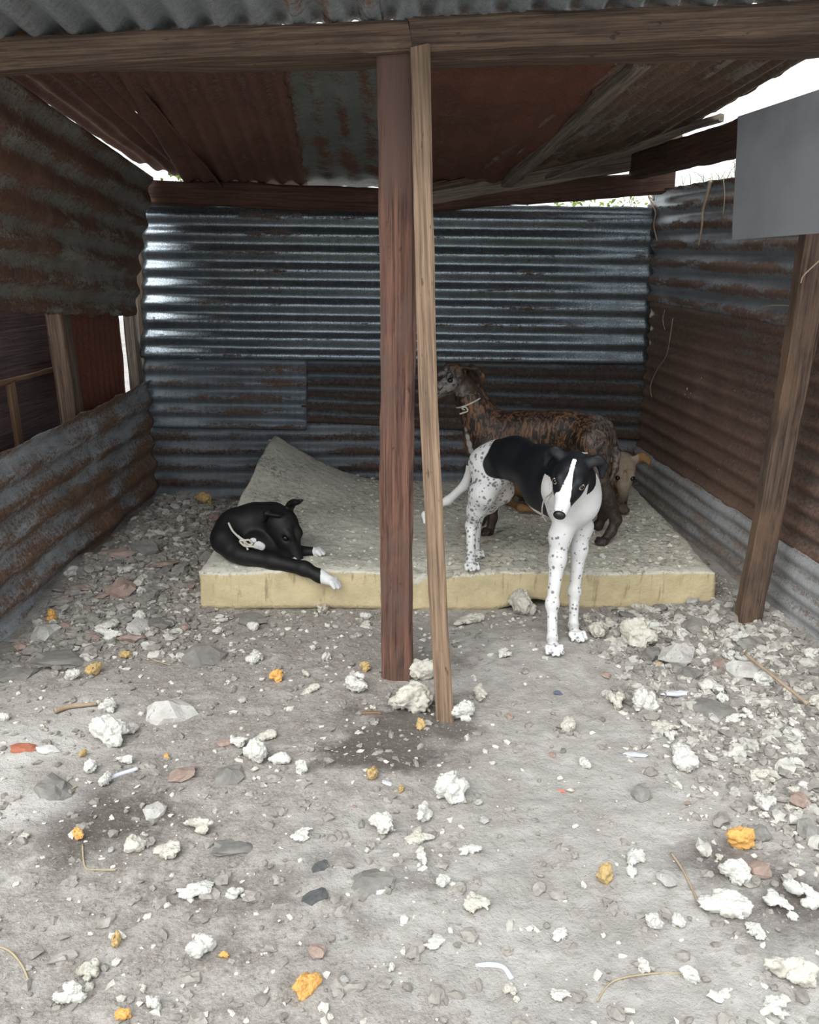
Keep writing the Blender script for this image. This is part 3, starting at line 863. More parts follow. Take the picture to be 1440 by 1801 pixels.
def dog_spotted():
    root_loc = G(990, 1120); root_loc.z = 0
    B = Body((0.0, 2.30, -0.03), (0.85, 3.35, 0.80), 0.0042)
    hip = P(868, 800, 3.08); sh = P(1003, 842, 2.70)
    ax = (sh - hip).normalized(); sd = ax.cross(Vector((0, 0, 1))).normalized()   # sd: its right is -sd
    up = Vector((0, 0, 1))
    # trunk: rump, loin, deep ribcage, brisket
    B.cone(hip + ax * .035 - up * .004, .070, hip + ax * .14 + up * .010, .070, .05, sd, .86)
    B.cone(hip + ax * .14 + up * .012, .070, hip + ax * .32 + up * -.012, .092, .06, sd, .82)
    B.cone(hip + ax * .30 + up * -.035, .095, sh + up * -.05 - ax * .02, .088, .05, sd, .80)
    B.cone(sh - ax * .10 - up * .075, .075, sh + ax * .045 - up * .085, .058, .05, sd, .95)
    B.cone(sh - ax * .08 + up * .02, .05, hip + ax * .30 + up * .03, .045, .05)
    # neck and chest
    H = Head(P(1006, 832, 2.53), Vector((-0.34, -0.80, -0.50)), Vector((0.02, -.45, 1)), 1.02)
    B.cone(sh + up * .0, .074, H.p(-.045, 0, -.02), .056, .05)
    B.cone(sh + ax * .04 - up * .05, .072, H.p(-.02, 0, -.05), .045, .05)
    H.build(B)
    for sg in (-1, 1):
        H.ear(B, [((-.030, sg * .040, .030), .018), ((-.042, sg * .066, .036), .019), ((-.040, sg * .084, .018), .016), ((-.022, sg * .088, -.008), .009)], .5)
    # front legs
    def front(top, elbow, carpus, fet, foot, d):
        B.cone(top, .050, elbow, .036, .04)
        B.chain([(elbow, .034), (elbow.lerp(carpus, .35), .026), (carpus, .0185)], .025)
        B.ell(carpus, (.021, .021, .025), None, .015)
        B.chain([(carpus, .018), (fet, .0165), (foot, .019)], .015)
        toes(B, foot, d, .0085, .0150, .050)
    z0 = lambda p, z: Vector((p.x, p.y, z))
    f1 = G(972, 1150, .018); f1.z = hgt(f1.x, f1.y) + .018
    front(sh - sd * -.045 * 0 + P(980, 900, 2.66) * 0 - up * .03 - sd * .055, P(985, 942, 2.655), P(971, 1062, 2.60), P(971, 1124, 2.57), f1, (0.0, -1, 0))
    f2 = G(1010, 1124, .018); f2.z = hgt(f2.x, f2.y) + .018
    front(sh - up * .03 + sd * .055, P(1023, 926, 2.74), P(1010, 1040, 2.715), P(1008, 1100, 2.69), f2, (0.22, -1, 0))
    # hind legs: near one on the front edge of the mattress, far one behind it
    def hind(h0, stifle, hock, foot, d):
        B.cone(h0, .068, stifle, .052, .045, sd, .8)
        B.chain([(stifle, .047), (stifle.lerp(hock, .5), .033), (hock, .021)], .03)
        B.ell(hock, (.019, .024, .022), None, .012)
        B.chain([(hock, .020), (foot + up * .02 - Vector(d) * .01, .0165), (foot, .018)], .015)
        toes(B, foot, d, .0085, .0140, .042)
    z1 = mat_top(.22, 2.99) + .016
    fa = P(828, 1004, 2.985); fa.z = z1
    hind(hip - sd * .035 - up * .035, P(848, 868, 3.00), P(829, 924, 3.07), fa, (0.1, -1, 0))
    fb = Vector((P(836, 980, 3.14).x, 3.14, mat_top(P(836, 980, 3.14).x, 3.14) + .016))
    hind(hip + sd * .045 - up * .035, P(880, 862, 3.10), P(840, 908, 3.23), fb, (0.2, -1, 0))
    # tail
    B.chain([(hip - ax * .045 - up * .01, .024), (P(830, 822, 3.18), .020), (P(818, 853, 3.20), .018), (P(788, 880, 3.19), .016), (P(762, 892, 3.16), .013), (P(747, 905, 3.13), .011), (P(747, 918, 3.12), .008)], .015)
    me, pos = B.mesh('body', root_loc)
    # coat: red = black patch, green = spots, blue = pink skin
    q = pos - A3(hip); t = q @ A3(ax); zz = pos[:, 2]
    L = (sh - hip).length
    w = wobble(pos, 14) * .02
    hl = H.loc(pos); inhead = (hl[:, 0] > -.09) & (np.abs(hl[:, 1]) < .125) & (np.abs(hl[:, 2]) < .085) & (hl[:, 0] < .2)
    rear = 0.028 + (hip.z + .07 - zz) * 0.30
    low = hip.z - .035 - np.clip(t, 0, .4) * .30
    body = ss(-.012, .012, t - rear + w) * ss(-.012, .012, zz - low + w) * ss(.012, -.012, t - (L - .03) + w)
    lat = q @ A3(sd)
    headb = ss(-.006, .006, hl[:, 2] + .042 + .10 * np.clip(hl[:, 0] - .03, -.1, .2) + w * .2)
    blaze = ss(.0085, .0045, np.abs(hl[:, 1] - .004 * 0) - ss(.02, .12, hl[:, 0]) * .012) * (hl[:, 2] > 0) * ss(-.02, -.005, hl[:, 0])
    muz = ss(.100, .118, hl[:, 0] + .5 * np.clip(hl[:, 1], -.03, .03) + w * .5)
    side = (hl[:, 1] < -0.012) | (hl[:, 1] > 0.02)
    headb = headb * (1 - blaze) * (1 - muz * 1.0)
    headb = np.maximum(headb, ss(.050, .058, np.abs(hl[:, 1])) * (hl[:, 0] < .03))
    back_of_neck = ss(-.03, .0, hl[:, 2]) * 1.0
    black = np.where(inhead, headb, body)
    black = np.where(~inhead & (t > L - .08) & (zz > sh.z + .02), 1.0, black)
    legs = zz < 0.40
    black = np.where(legs & ~inhead & (t > .22), 0, black)
    tail_base = np.exp(-((pos - A3(P(824, 806, 3.17))) ** 2).sum(-1) / .0012)
    black = np.maximum(black, ss(.35, .6, tail_base))
    spots = np.where(inhead, .55 * (hl[:, 0] > .06), 1.0) * ss(.04, -.02, t - .16) + .0
    spots = np.maximum(spots, np.where(legs, .75, 0.25))
    spots = np.where(inhead, .35 * (hl[:, 0] > .05), spots)
    spots = np.where((pos[:, 0] < P(822, 850, 3.19).x) & (t < -.03) & (zz < hip.z - .05) & (pos[:, 1] > 3.08), 0.0, spots)
    pink = np.exp(-((pos - A3(P(872, 862, 3.08))) ** 2).sum(-1) / .0025)
    coat(me, np.stack([black, spots, pink], -1))
    def build(k, v, r, g, b_):
        vo = k.n('ShaderNodeTexVoronoi', i_Scale=62.0, i_Randomness=1.0); k.l(v, vo.inputs['Vector'])
        jit = k.noise(v, 25, 3, .6)
        sz = k.math('ADD', k.math('MULTIPLY', g, .46), k.math('MULTIPLY', k.math('SUBTRACT', jit, .62), 1.1))
        sp = k.step(k.math('SUBTRACT', vo.outputs['Distance'], sz), .10, -.06)
        wht = k.mix(k.step(k.noise(v, 12, 4, .6), .35, .8), (0.80, 0.80, 0.80), (0.66, 0.655, 0.65))
        wht = k.mix(k.math('MULTIPLY', b_, .75), wht, (0.50, 0.30, 0.27))
        wht = k.mix(k.math('MULTIPLY', sp, .85), wht, (0.13, 0.135, 0.15))
        return k.mix(k.step(r, .35, .65), wht, (0.006, 0.007, 0.010))
    root = tag(empty('dog', root_loc), 'white dog with black head and saddle, front paws down off the mattress', 'dog')
    o = obj('body', me, fur('spotted_coat', build, .55, .35), root)
    axs = (H.f, H.s, H.u)
    nb = ball('nose', H.p(.166, 0, -.020), 1.0, M['nose'], root, axs, (.013, .019, .0155))
    for sg in (-1, 1):
        e = H.p(.057, sg * .0375, .0075)
        eb = ball('eye', e, .0118, M['eye_white'], root)
        lk = (H.f * .55 + H.s * sg * .55 + H.u * .3 - Vector((0, .25, 0))).normalized()
        pb = ball('pupil', e + lk * .0035, .0092, M['pupil'], eb)
        place(pb, None, Matrix.Translation(lk * .0035))
    tube('collar', [H.p(-.07, -.03, .03), H.p(-.06, .05, .0), P(972, 862, 2.60), P(957, 878, 2.575), P(953, 902, 2.585), P(960, 917, 2.60)], .0026, M['thin_string'], root)
    tube('collar_end', [P(972, 868, 2.572), P(966, 876, 2.566), P(962, 886, 2.565)], .0024, M['thin_string'], root)
dog_spotted()

def dog_brindle():
    zt = MH + .02
    root_loc = Vector((0.55, 3.45, zt)); root_loc.z = mat_top(.55, 3.45)
    B = Body((-0.02, 3.10, 0.08), (1.08, 3.85, 1.00), 0.0055)
    hip = P(1040, 762, 3.36); sh = P(868, 758, 3.50)
    ax = (sh - hip).normalized(); sd = ax.cross(Vector((0, 0, 1))).normalized(); up = Vector((0, 0, 1))
    B.cone(hip + up * .0, .082, hip + ax * .14 + up * .012, .070, .05, sd, .85)
    B.cone(hip + ax * .12 + up * .012, .070, hip + ax * .28 - up * .01, .088, .06, sd, .82)
    B.cone(hip + ax * .26 - up * .03, .098, sh - up * .045, .095, .05, sd, .78)
    B.cone(sh - ax * .06 - up * .09, .075, sh + ax * .05 - up * .075, .058, .05)
    B.cone(sh - ax * .05 + up * .025, .05, hip + ax * .25 + up * .03, .045, .05)
    H = Head(P(797, 660, 3.50), Vector((-0.70, -0.62, -0.34)), Vector((-.1, -.1, 1)), .98)
    B.cone(sh + ax * .02 + up * .01, .078, H.p(-.035, 0, -.03), .050, .05)
    B.cone(sh + ax * .05 - up * .03, .070, P(826, 712, 3.5), .050, .05)
    H.build(B)
    H.ear(B, [((-.030, -.046, .026), .022), ((-.056, -.074, .010), .029), ((-.066, -.090, -.024), .027), ((-.060, -.088, -.058), .013)], .35)
    H.ear(B, [((-.02, .042, .030), .020), ((-.045, .058, .022), .020), ((-.060, .060, -.010), .014)], .45)
    def leg(top, rt, pts, d):
        B.cone(top, rt, pts[0][0], pts[0][1], .04)
        B.chain(pts, .02)
        f = pts[-1][0]
        toes(B, f, d, .0085, .013, .04)
    g = lambda px, Y, py0=0: Vector((P(px, 930, Y).x, Y, mat_top(P(px, 930, Y).x, Y) + .016))
    fl = Vector((P(861, 934, 3.42).x, 3.42, 0)); fl.z = mat_top(fl.x, fl.y) + .016
    leg(sh - up * .05 - sd * -.05, .055, [(P(868, 840, 3.44), .036), (P(868, 885, 3.43), .022), (P(866, 912, 3.43), .0185), (fl, .019)], (-.8, -.4, 0))
    fr = g(846, 3.60)
    leg(sh - up * .05 - sd * .05, .055, [(P(856, 838, 3.58), .036), (P(856, 880, 3.60), .022), (P(852, 904, 3.60), .0185), (fr, .019)], (-.8, -.4, 0))
    hf = Vector((P(1062, 955, 3.29).x, 3.29, 0)); hf.z = mat_top(hf.x, hf.y) + .016
    leg(hip - up * .03 + sd * .045, .080, [(P(1046, 838, 3.28), .052), (P(1064, 868, 3.29), .034), (P(1083, 914, 3.31), .022), (P(1075, 935, 3.30), .018), (hf, .019)], (-.7, -.6, 0))
    hb = g(1040, 3.50)
    leg(hip - up * .03 - sd * .045, .080, [(P(1025, 838, 3.47), .052), (P(1045, 866, 3.48), .032), (P(1062, 905, 3.50), .021), (P(1052, 925, 3.50), .018), (hb, .019)], (-.7, -.5, 0))
    B.chain([(hip - ax * .065 + up * .03, .022), (P(1078, 778, 3.37), .019), (P(1084, 800, 3.36), .016), (P(1082, 824, 3.34), .013), (P(1070, 850, 3.32), .010)], .012)
    me, pos = B.mesh('body', root_loc)
    hl = H.loc(pos); inhead = (hl[:, 0] > -.08) & (np.abs(hl[:, 1]) < .1) & (np.abs(hl[:, 2]) < .08)
    grey = np.where(inhead & (hl[:, 0] > -.03), ss(-.03, .06, hl[:, 0]), 0)
    earm = inhead & (np.abs(hl[:, 1]) > .052) & (hl[:, 0] < .0)
    t = (pos - A3(hip)) @ A3(ax)
    grey = np.maximum(grey, .5 * ss(.03, -.07, t))
    legs = ss(mat_top(.6, 3.4) + .36, mat_top(.6, 3.4) + .22, pos[:, 2])
    white = np.maximum.reduce([ss(.024, .014, np.sqrt(((pos - A3(P(a_, b2, 3.46))) ** 2).sum(-1))) for a_, b2 in ((813, 758), (818, 770), (823, 782), (827, 794))])
    legs = np.where(earm, 1.0, legs)
    coat(me, np.stack([grey, white, legs], -1))
    def build(k, v, r, g, b_):
        vs = k.coord('Object', (1.0, 1.0, .33))
        st = k.noise(vs, 58, 5, .66, 1.1)
        pt = k.noise(v, 9, 4, .6)
        br = k.mix(k.step(pt, .35, .7), (0.21, 0.10, 0.046), (0.10, 0.055, 0.034))
        c = k.mix(k.step(st, .46, .60), (0.012, 0.009, 0.008), br)
        gr = k.mix(k.step(k.noise(v, 38, 5, .65, 1.0), .42, .58), (0.028, 0.025, 0.024), (0.24, 0.22, 0.205))
        c = k.mix(r, c, gr)
        c = k.mix(k.math('MULTIPLY', b_, .75), c, (0.030, 0.020, 0.016))
        return k.mix(g, c, (0.45, 0.43, 0.41))
    root = tag(empty('dog', root_loc), 'dark brindle dog standing on the mattress with its head raised behind the slim pole', 'dog')
    obj('body', me, fur('brindle_coat', build, .5, .4), root)
    axs = (H.f, H.s, H.u)
    ball('nose', H.p(.166, 0, -.020), 1.0, M['nose'], root, axs, (.013, .018, .0145))
    for sg in (-1, 1):
        ball('eye', H.p(.056, sg * .0375, .0055), .0105, M['pupil'], root)
    rope('collar', P(826, 706, 3.50), .060, Vector((-.42, 0, .9)), M['string'], root, ax, 1.0, 1.0, .0036)
    tube('collar_knot', [P(817, 721, 3.44), P(812, 718, 3.43), P(818, 716, 3.43), P(822, 723, 3.43), P(808, 728, 3.43)], .0034, M['string'], root)
dog_brindle()

def dog_tan():
    zt = mat_top(.9, 3.95)
    root_loc = Vector((.92, 3.98, zt))
    B = Body((0.40, 3.55, 0.10), (1.30, 4.40, 0.62), 0.006)
    up = Vector((0, 0, 1))
    H = Head(P(1097, 822, 3.86), Vector((-0.06, -0.50, -0.86)), Vector((-.05, -.9, .5)), 1.03)
    z = zt + .10
    # curled trunk: rump to chest
    B.chain([((.58, 3.95, z - .01), .085), ((.68, 4.08, z + .01), .095), ((.84, 4.13, z + .02), .105), ((.97, 4.06, z + .02), .10)], .05)
    B.cone((.97, 4.06, z + .03), .085, H.p(-.03, 0, -.04), .060, .05)
    B.cone((.98, 3.98, z - .01), .075, (.97, 3.92, z + .02), .06, .04)
    H.build(B)
    H.ear(B, [((-.030, -.042, .020), .020), ((-.045, -.078, .028), .021), ((-.030, -.102, .030), .016), ((-.008, -.106, .034), .008)], .45)
    H.ear(B, [((-.030, .042, .020), .020), ((-.030, .075, .018), .020), ((.0, .088, .012), .015), ((.025, .088, .010), .008)], .45)
    # forelegs folded in front, hind leg along the trunk
    f = P(1088, 892, 3.74); f.z = mat_top(f.x, f.y) + .026
    B.chain([((.90, 3.95, z - .05), .045), ((.93, 3.86, zt + .035), .03), (f, .026)], .03)
    toes(B, f, (.8, -.6, 0), .014, .013, .04)
    f = P(1068, 893, 3.80); f.z = mat_top(f.x, f.y) + .024
    B.chain([((.86, 3.96, z - .05), .045), (f, .024)], .03)
    toes(B, f, (.6, -.6, 0), .013, .013, .04)
    B.chain([((.62, 3.93, z), .08), ((.66, 3.82, zt + .05), .05), ((.58, 3.80, zt + .03), .028), ((.70, 3.76, zt + .024), .022)], .03)
    B.chain([((.53, 3.95, z - .02), .03), ((.47, 3.86, zt + .03), .02), ((.52, 3.74, zt + .02), .016), ((.62, 3.70, zt + .016), .012)], .02)
    me, pos = B.mesh('body', root_loc)
    hl = H.loc(pos); inhead = (hl[:, 0] > -.09) & (np.abs(hl[:, 1]) < .06) & (np.abs(hl[:, 2]) < .085)
    cream = np.where(inhead, ss(-.05, .03, hl[:, 2] + .4 * .03), 0)
    dark = np.where(inhead, ss(.09, .165, hl[:, 0]), 0)
    coat(me, np.stack([cream, dark, np.zeros(len(pos))], -1))
    def build(k, v, r, g, b_):
        c = k.mix(k.step(k.noise(v, 24, 5, .65), .35, .68), (0.32, 0.185, 0.085), (0.21, 0.105, 0.045))
        cr = k.mix(k.step(k.noise(v, 40, 5, .65), .35, .7), (0.42, 0.35, 0.26), (0.28, 0.22, 0.16))
        c = k.mix(r, c, cr)
        return k.mix(k.math('MULTIPLY', g, .8), c, (0.06, 0.04, 0.03))
    root = tag(empty('dog', root_loc), 'tan and cream dog lying curled on the mattress in the back corner', 'dog')
    obj('body', me, fur('tan_coat', build, .7, .2), root)
    axs = (H.f, H.s, H.u)
    ball('nose', H.p(.166, 0, -.020), 1.0, M['nose'], root, axs, (.013, .018, .0145))
    for sg in (-1, 1):
        ball('eye', H.p(.060, sg * .0335, .026), .0120, M['pupil'], root, (H.f, H.s, H.u), (1, 1, .8))
dog_tan()

def dog_black():
    zt = mat_top(-.62, 3.12)
    root_loc = Vector((-.62, 3.15, zt))
    B = Body((-1.0, 2.75, 0.02), (-0.15, 3.75, 0.60), 0.005)
    up = Vector((0, 0, 1))
    # trunk lying away from the viewer, curled
    B.chain([(P(405, 948, 3.20), .072), (P(425, 930, 3.32), .080), (P(455, 922, 3.40), .074), (P(490, 918, 3.44), .064)], .05)
    # shoulder and upper foreleg along the left side
    B.chain([(P(412, 935, 3.16), .068), (P(398, 950, 3.10), .050), (P(412, 968, 3.05), .036), (P(440, 980, 3.02), .030)], .04)
    B.ell(P(393, 945, 3.13), (.045, .05, .05), None, .03)
    # neck arching over to the head
    B.chain([(P(420, 925, 3.20), .075), (P(450, 916, 3.20), .064), (P(480, 913, 3.17), .058)], .05)
    H = Head(P(500, 922, 3.12), Vector((0.42, -0.36, -0.70)), Vector((.62, -.30, .72)), 1.06)
    H.build(B)
    B.cone(P(480, 912, 3.17), .058, H.p(-.02, 0, -.02), .053, .04)
    H.ear(B, [((-.045, -.030, .030), .022), ((-.052, -.022, .060), .022), ((-.040, -.008, .092), .016), ((-.032, .0, .120), .010)], .55)
    H.ear(B, [((-.03, .045, .030), .018), ((-.05, .066, .010), .019), ((-.035, .072, -.02), .010)], .45)
    # long foreleg stretched out over the front edge
    fo = P(579, 1021, 2.90)
    B.chain([(P(425, 976, 3.02), .036), (P(480, 987, 2.975), .030), (P(535, 1000, 2.93), .026), (P(562, 1013, 2.912), .0225), (fo, .021)], .02)
    toes(B, fo, (.80, -.25, -.40), .0095, .0135, .042)
    # tucked second foreleg with a white tip showing past the muzzle
    f2 = P(552, 971, 3.13)
    B.chain([(P(450, 962, 3.10), .04), (P(500, 968, 3.12), .026), (f2, .020)], .025)
    toes(B, f2, (.9, -.1, 0), .009, .013, .04)
    # haunch and hind leg behind
    B.chain([(P(490, 925, 3.50), .075), (P(505, 935, 3.42), .05), (P(500, 955, 3.35), .03)], .03)
    B.ell(P(455, 955, 3.12), (.06, .06, .05), None, .03)
    me, pos = B.mesh('body', root_loc)
    w = wobble(pos, 30) * .012
    def blob(c, r): return ss(r + .006, r - .006, np.sqrt(((pos - A3(c)) ** 2).sum(-1)) + w)
    white = np.maximum.reduce([blob(P(582, 1023, 2.90), .080) * (pos[:, 0] > P(566, 1010, 2.93).x), blob(f2 + Vector((.03, 0, 0)), .042), blob(P(458, 962, 3.04), .030), blob(P(443, 948, 3.06), .016), blob(H.p(.15, -.01, -.05), .016)])
    coat(me, np.stack([white, np.zeros(len(pos)), np.zeros(len(pos))], -1))
    def build(k, v, r, g, b_):
        c = k.mix(k.step(k.noise(v, 20, 4, .6), .35, .7), (0.0055, 0.0055, 0.0065), (0.012, 0.011, 0.011))
        return k.mix(k.step(r, .35, .65), c, (0.72, 0.72, 0.73))
    root = tag(empty('dog', root_loc), 'black dog lying on the mattress with one white-tipped foreleg stretched over its front edge', 'dog')
    obj('body', me, fur('black_coat', build, .55, .3), root)
    axs = (H.f, H.s, H.u)
    ball('nose', H.p(.166, 0, -.020), 1.0, M['nose'], root, axs, (.013, .018, .0145))
    for sg in (-1, 1):
        ball('eye', H.p(.056, sg * .0375, .0055), .0105, M['pupil'], root)
    tube('collar', [P(402, 920, 3.06), P(408, 932, 3.03), P(416, 941, 3.00), P(425, 950, 2.99), P(432, 958, 2.985), P(436, 967, 2.985)], .0042, M['string'], root)
    tube('collar_knot', [P(418, 942, 2.99), P(424, 947, 2.98), P(430, 950, 2.98), P(438, 950, 2.98), P(444, 956, 2.985), P(437, 958, 2.98), P(428, 951, 2.975), P(422, 952, 2.98), P(430, 960, 2.98), P(442, 961, 2.98), P(455, 963, 2.985)], .0042, M['string'], root)
dog_black()

# ------------------------------------------------------------------ litter: foam scraps, stones, shards
import bmesh
def ico(sub):
    bm = bmesh.new(); bmesh.ops.create_icosphere(bm, subdivisions=sub, radius=1.0)
    V = [v.co.copy() for v in bm.verts]; Fq = [tuple(v.index for v in f.verts) for f in bm.faces]
    bm.free(); return V, Fq
ICO = {s: ico(s) for s in (1, 2, 3, 4)}

def lump(name, sub, seed, flat, rough, spike, fold=0.0, smooth=True):
    V0, Fq = ICO[sub]
    V = []
    for p in V0:
        r = 1 + rough * 0.9 * noise.noise(p * 1.6 + Vector((seed, 0, 0))) + rough * .7 * noise.noise(p * 3.4 + Vector((0, seed, 0))) + spike * (.9 * abs(noise.noise(p * 5 + Vector((0, 0, seed)))) + .55 * noise.noise(p * 11 + Vector((0, 0, seed))))
        q = p * max(.25, r)
        q.z *= flat
        q.z += fold * noise.noise(Vector((q.x, q.y, seed)) * 1.3)
        V.append(q)
    mx = max(max(abs(q.x), abs(q.y)) for q in V); zmin = min(q.z for q in V)
    V = [Vector((q.x / mx * .5, q.y / mx * .5, (q.z - zmin) / mx * .5)) for q in V]    # one unit wide, standing on z = 0
    return mesh_from(name, V, Fq, smooth)

def mat_foam(name, a, b_, dirt, amt):
    k = NT(name); v = k.coord('Object')
    g = k.noise(v, 3.5, 6, .65); fine = k.noise(v, 26, 4, .7)
    col = k.mix(k.step(g, .35, .7), a, b_)
    rr = k.obj_rand()
    thr = k.math('SUBTRACT', g, k.math('MULTIPLY', k.math('SUBTRACT', rr, .5), .22))
    col = k.mix(k.math('MULTIPLY', k.step(thr, .56 - amt, .72 - amt), .75), col, dirt)
    col = k.mix(k.math('MULTIPLY', k.step(fine, .60, .72), .6), col, tuple(c * .55 for c in dirt))
    k.set(Base_Color=col, Roughness=.95)
    k.bump(k.math('ADD', fine, g), .5, .004)
    return k.m
M['foam_white'] = mat_foam('white_foam', (0.68, 0.675, 0.64), (0.58, 0.57, 0.52), (0.37, 0.345, 0.29), -0.04)
M['foam_dirty'] = mat_foam('dirty_foam', (0.62, 0.60, 0.53), (0.50, 0.48, 0.41), (0.29, 0.265, 0.215), -0.01)
M['foam_orange'] = mat_foam('orange_foam', (0.80, 0.46, 0.15), (0.66, 0.34, 0.09), (0.36, 0.18, 0.06), -0.04)
M['foam_ochre'] = mat_foam('ochre_foam', (0.60, 0.44, 0.21), (0.45, 0.30, 0.12), (0.22, 0.15, 0.08), 0.0)
M['stone'] = mat_speck('grey_stone', (0.20, 0.19, 0.175), (0.33, 0.315, 0.295), 3.0, bs=9, vary=.5)
M['stone_white'] = mat_speck('chalky_stone', (0.40, 0.385, 0.36), (0.62, 0.61, 0.59), 3.0, bs=9, spots=(0.28, 0.26, 0.24), vary=.2)
M['stone_pink'] = mat_speck('pinkish_stone', (0.30, 0.215, 0.18), (0.43, 0.33, 0.285), 3.0, bs=9, vary=.2)
M['stone_dark'] = mat_speck('dark_slate', (0.07, 0.07, 0.075), (0.13, 0.13, 0.135), 3.0, bs=9, vary=.2)
M['brick'] = mat_speck('brick_red', (0.40, 0.13, 0.075), (0.50, 0.20, 0.12), 4.0, bs=12, vary=.1)
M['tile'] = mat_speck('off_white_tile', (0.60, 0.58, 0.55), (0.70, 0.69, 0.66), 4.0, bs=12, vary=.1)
M['plastic'] = NT('pale_plastic').set(Base_Color=(0.62, 0.64, 0.70), Roughness=0.35).m
M['blue_plastic'] = NT('faded_blue_plastic').set(Base_Color=(0.12, 0.15, 0.20), Roughness=0.4).m
M['red_plastic'] = NT('coral_plastic').set(Base_Color=(0.70, 0.22, 0.17), Roughness=0.4).m
M['straw'] = mat_speck('dry_straw', (0.34, 0.27, 0.17), (0.46, 0.38, 0.25), 20, vary=0)
M['root'] = mat_speck('dry_root', (0.30, 0.22, 0.15), (0.42, 0.33, 0.24), 20, vary=0)
M['leaf'] = mat_speck('green_leaf', (0.10, 0.17, 0.03), (0.22, 0.28, 0.05), 6, vary=0)
M['dry_grass'] = mat_speck('dry_grass', (0.36, 0.33, 0.20), (0.50, 0.46, 0.32), 6, vary=0)

def torn(name, seed, flat, n_lobes, n_bites, vox=.045, spread=.36, jag=.065):
    """a torn lump of foam: lobes grown together, bitten all round, crumbly surface"""
    q = random.Random(seed)
    B = Body((-1.0, -1.0, -.75), (1.0, 1.0, .75), vox)
    ang = q.uniform(0, 6.28)
    for i in range(n_lobes):
        a, d = q.uniform(0, 6.28), spread * q.random() ** .6
        c = (math.cos(a) * d * 1.25, math.sin(a) * d, q.uniform(-.12, .12) * flat * 2)
        r = q.uniform(.16, .34)
        B.ell(c, (r * q.uniform(.8, 1.3), r * q.uniform(.7, 1.1), r * flat * q.uniform(.7, 1.2)), (Vector((1, q.uniform(-.6, .6), q.uniform(-.4, .4))), Vector((q.uniform(-.5, .5), 1, 0)), Vector((0, 0, 1))), .10)
    for i in range(n_bites):
        a, d = q.uniform(0, 6.28), q.uniform(.48, .75)
        r = q.uniform(.07, .15)
        B.ell((math.cos(a) * d, math.sin(a) * d, q.uniform(-.2, .35)), (r, r * q.uniform(.6, 1.2), r * q.uniform(.8, 1.6)), None, .03, sub=True)
    for i in range(n_bites // 2):
        a, d = q.uniform(0, 6.28), q.uniform(.0, .4)
        B.ell((math.cos(a) * d, math.sin(a) * d, .34 * flat + q.uniform(.02, .12)), (q.uniform(.05, .14),) * 3, None, .03, sub=True)
    me, pos = B.mesh(name, (0, 0, 0))
    for v in me.vertices:
        p = v.co.copy(); n = p.normalized()
        k = jag * noise.noise(p * 6 + Vector((seed, 0, 0))) + jag * .9 * noise.noise(p * 13 + Vector((0, seed, 0)))
        v.co = p + (n + Vector((noise.noise(p * 9), noise.noise(p * 9 + Vector((5, 5, 5))), 0))) * k * 1.2
    mx = max(max(abs(v.co.x), abs(v.co.y)) for v in me.vertices); z0 = min(v.co.z for v in me.vertices)
    for v in me.vertices: v.co = Vector((v.co.x / mx * .5, v.co.y / mx * .5, (v.co.z - z0) / mx * .5))
    me.update()
    return me
FOAM = [torn('foam_chunk', 101 + i, .75 + .12 * (i % 3), 6 + i % 4, 14) for i in range(12)]
FOAM_FLAT = [torn('foam_chunk', 201 + i, .36 + .08 * (i % 3), 8 + i % 4, 18, spread=.46) for i in range(10)]
SPONGE = [torn('sponge', 301 + i, .9, 6, 4, .045, .16, .06) for i in range(5)]
ROCK = [lump('stone', 2, i * 4.1 + 3, .55 + .08 * (i % 3), .45, .08, 0, False) for i in range(10)]
SLAB = [lump('stone', 2, i * 3.3 + 5, .20 + .04 * (i % 3), .42, .05, .05, False) for i in range(6)]
_done = []

def ground_z(x, y):
    return hgt(x, y)

def put(name, meshes, mat, px, py, wpx, label, cat, group=None, sink=.15, rot=None, stretch=None, zs=1.0):
    """a loose thing of wpx photo pixels width, lying on the ground at the place a photo pixel shows"""
    p = G(px, py); p = G(px, py, hgt(p.x, p.y))
    depth = p.y * _c + (CAM_H - p.z) * _s
    return lay(name, meshes, mat, p.x, p.y, wpx / F_PX * depth, label, cat, group, sink, rot, stretch, zs)

def lay(name, meshes, mat, x, y, w, label, cat, group=None, sink=.15, rot=None, stretch=None, zs=1.0, z=None, tilt=.18):
    me = R.choice(meshes)
    if me.materials and me.materials[0] != mat:
        key = (me.name, mat.name)
        if key not in _cache:
            c = me.copy(); c.materials.clear(); c.materials.append(mat); _cache[key] = c
        me = _cache[key]
    elif not me.materials: me.materials.append(mat)
    o = bpy.data.objects.new(name, me); COL.objects.link(o)
    h = max(v.co.z for v in me.vertices) * w * zs
    o.location = (x, y, (hgt(x, y) if z is None else z) - sink * h)
    o.rotation_euler = (R.uniform(-tilt, tilt), R.uniform(-tilt, tilt), R.uniform(0, 6.28) if rot is None else rot)
    sx, sy = stretch or (R.uniform(.95, 1.15), R.uniform(.75, 1.0))
    o.scale = (w * sx, w * sy, w * zs)
    tag(o, label, cat, group)
    _done.append((x, y, w * .5 * max(sx, sy)))
    return o
_cache = {}
FW, FD, FO, FC = M['foam_white'], M['foam_dirty'], M['foam_orange'], M['foam_ochre']

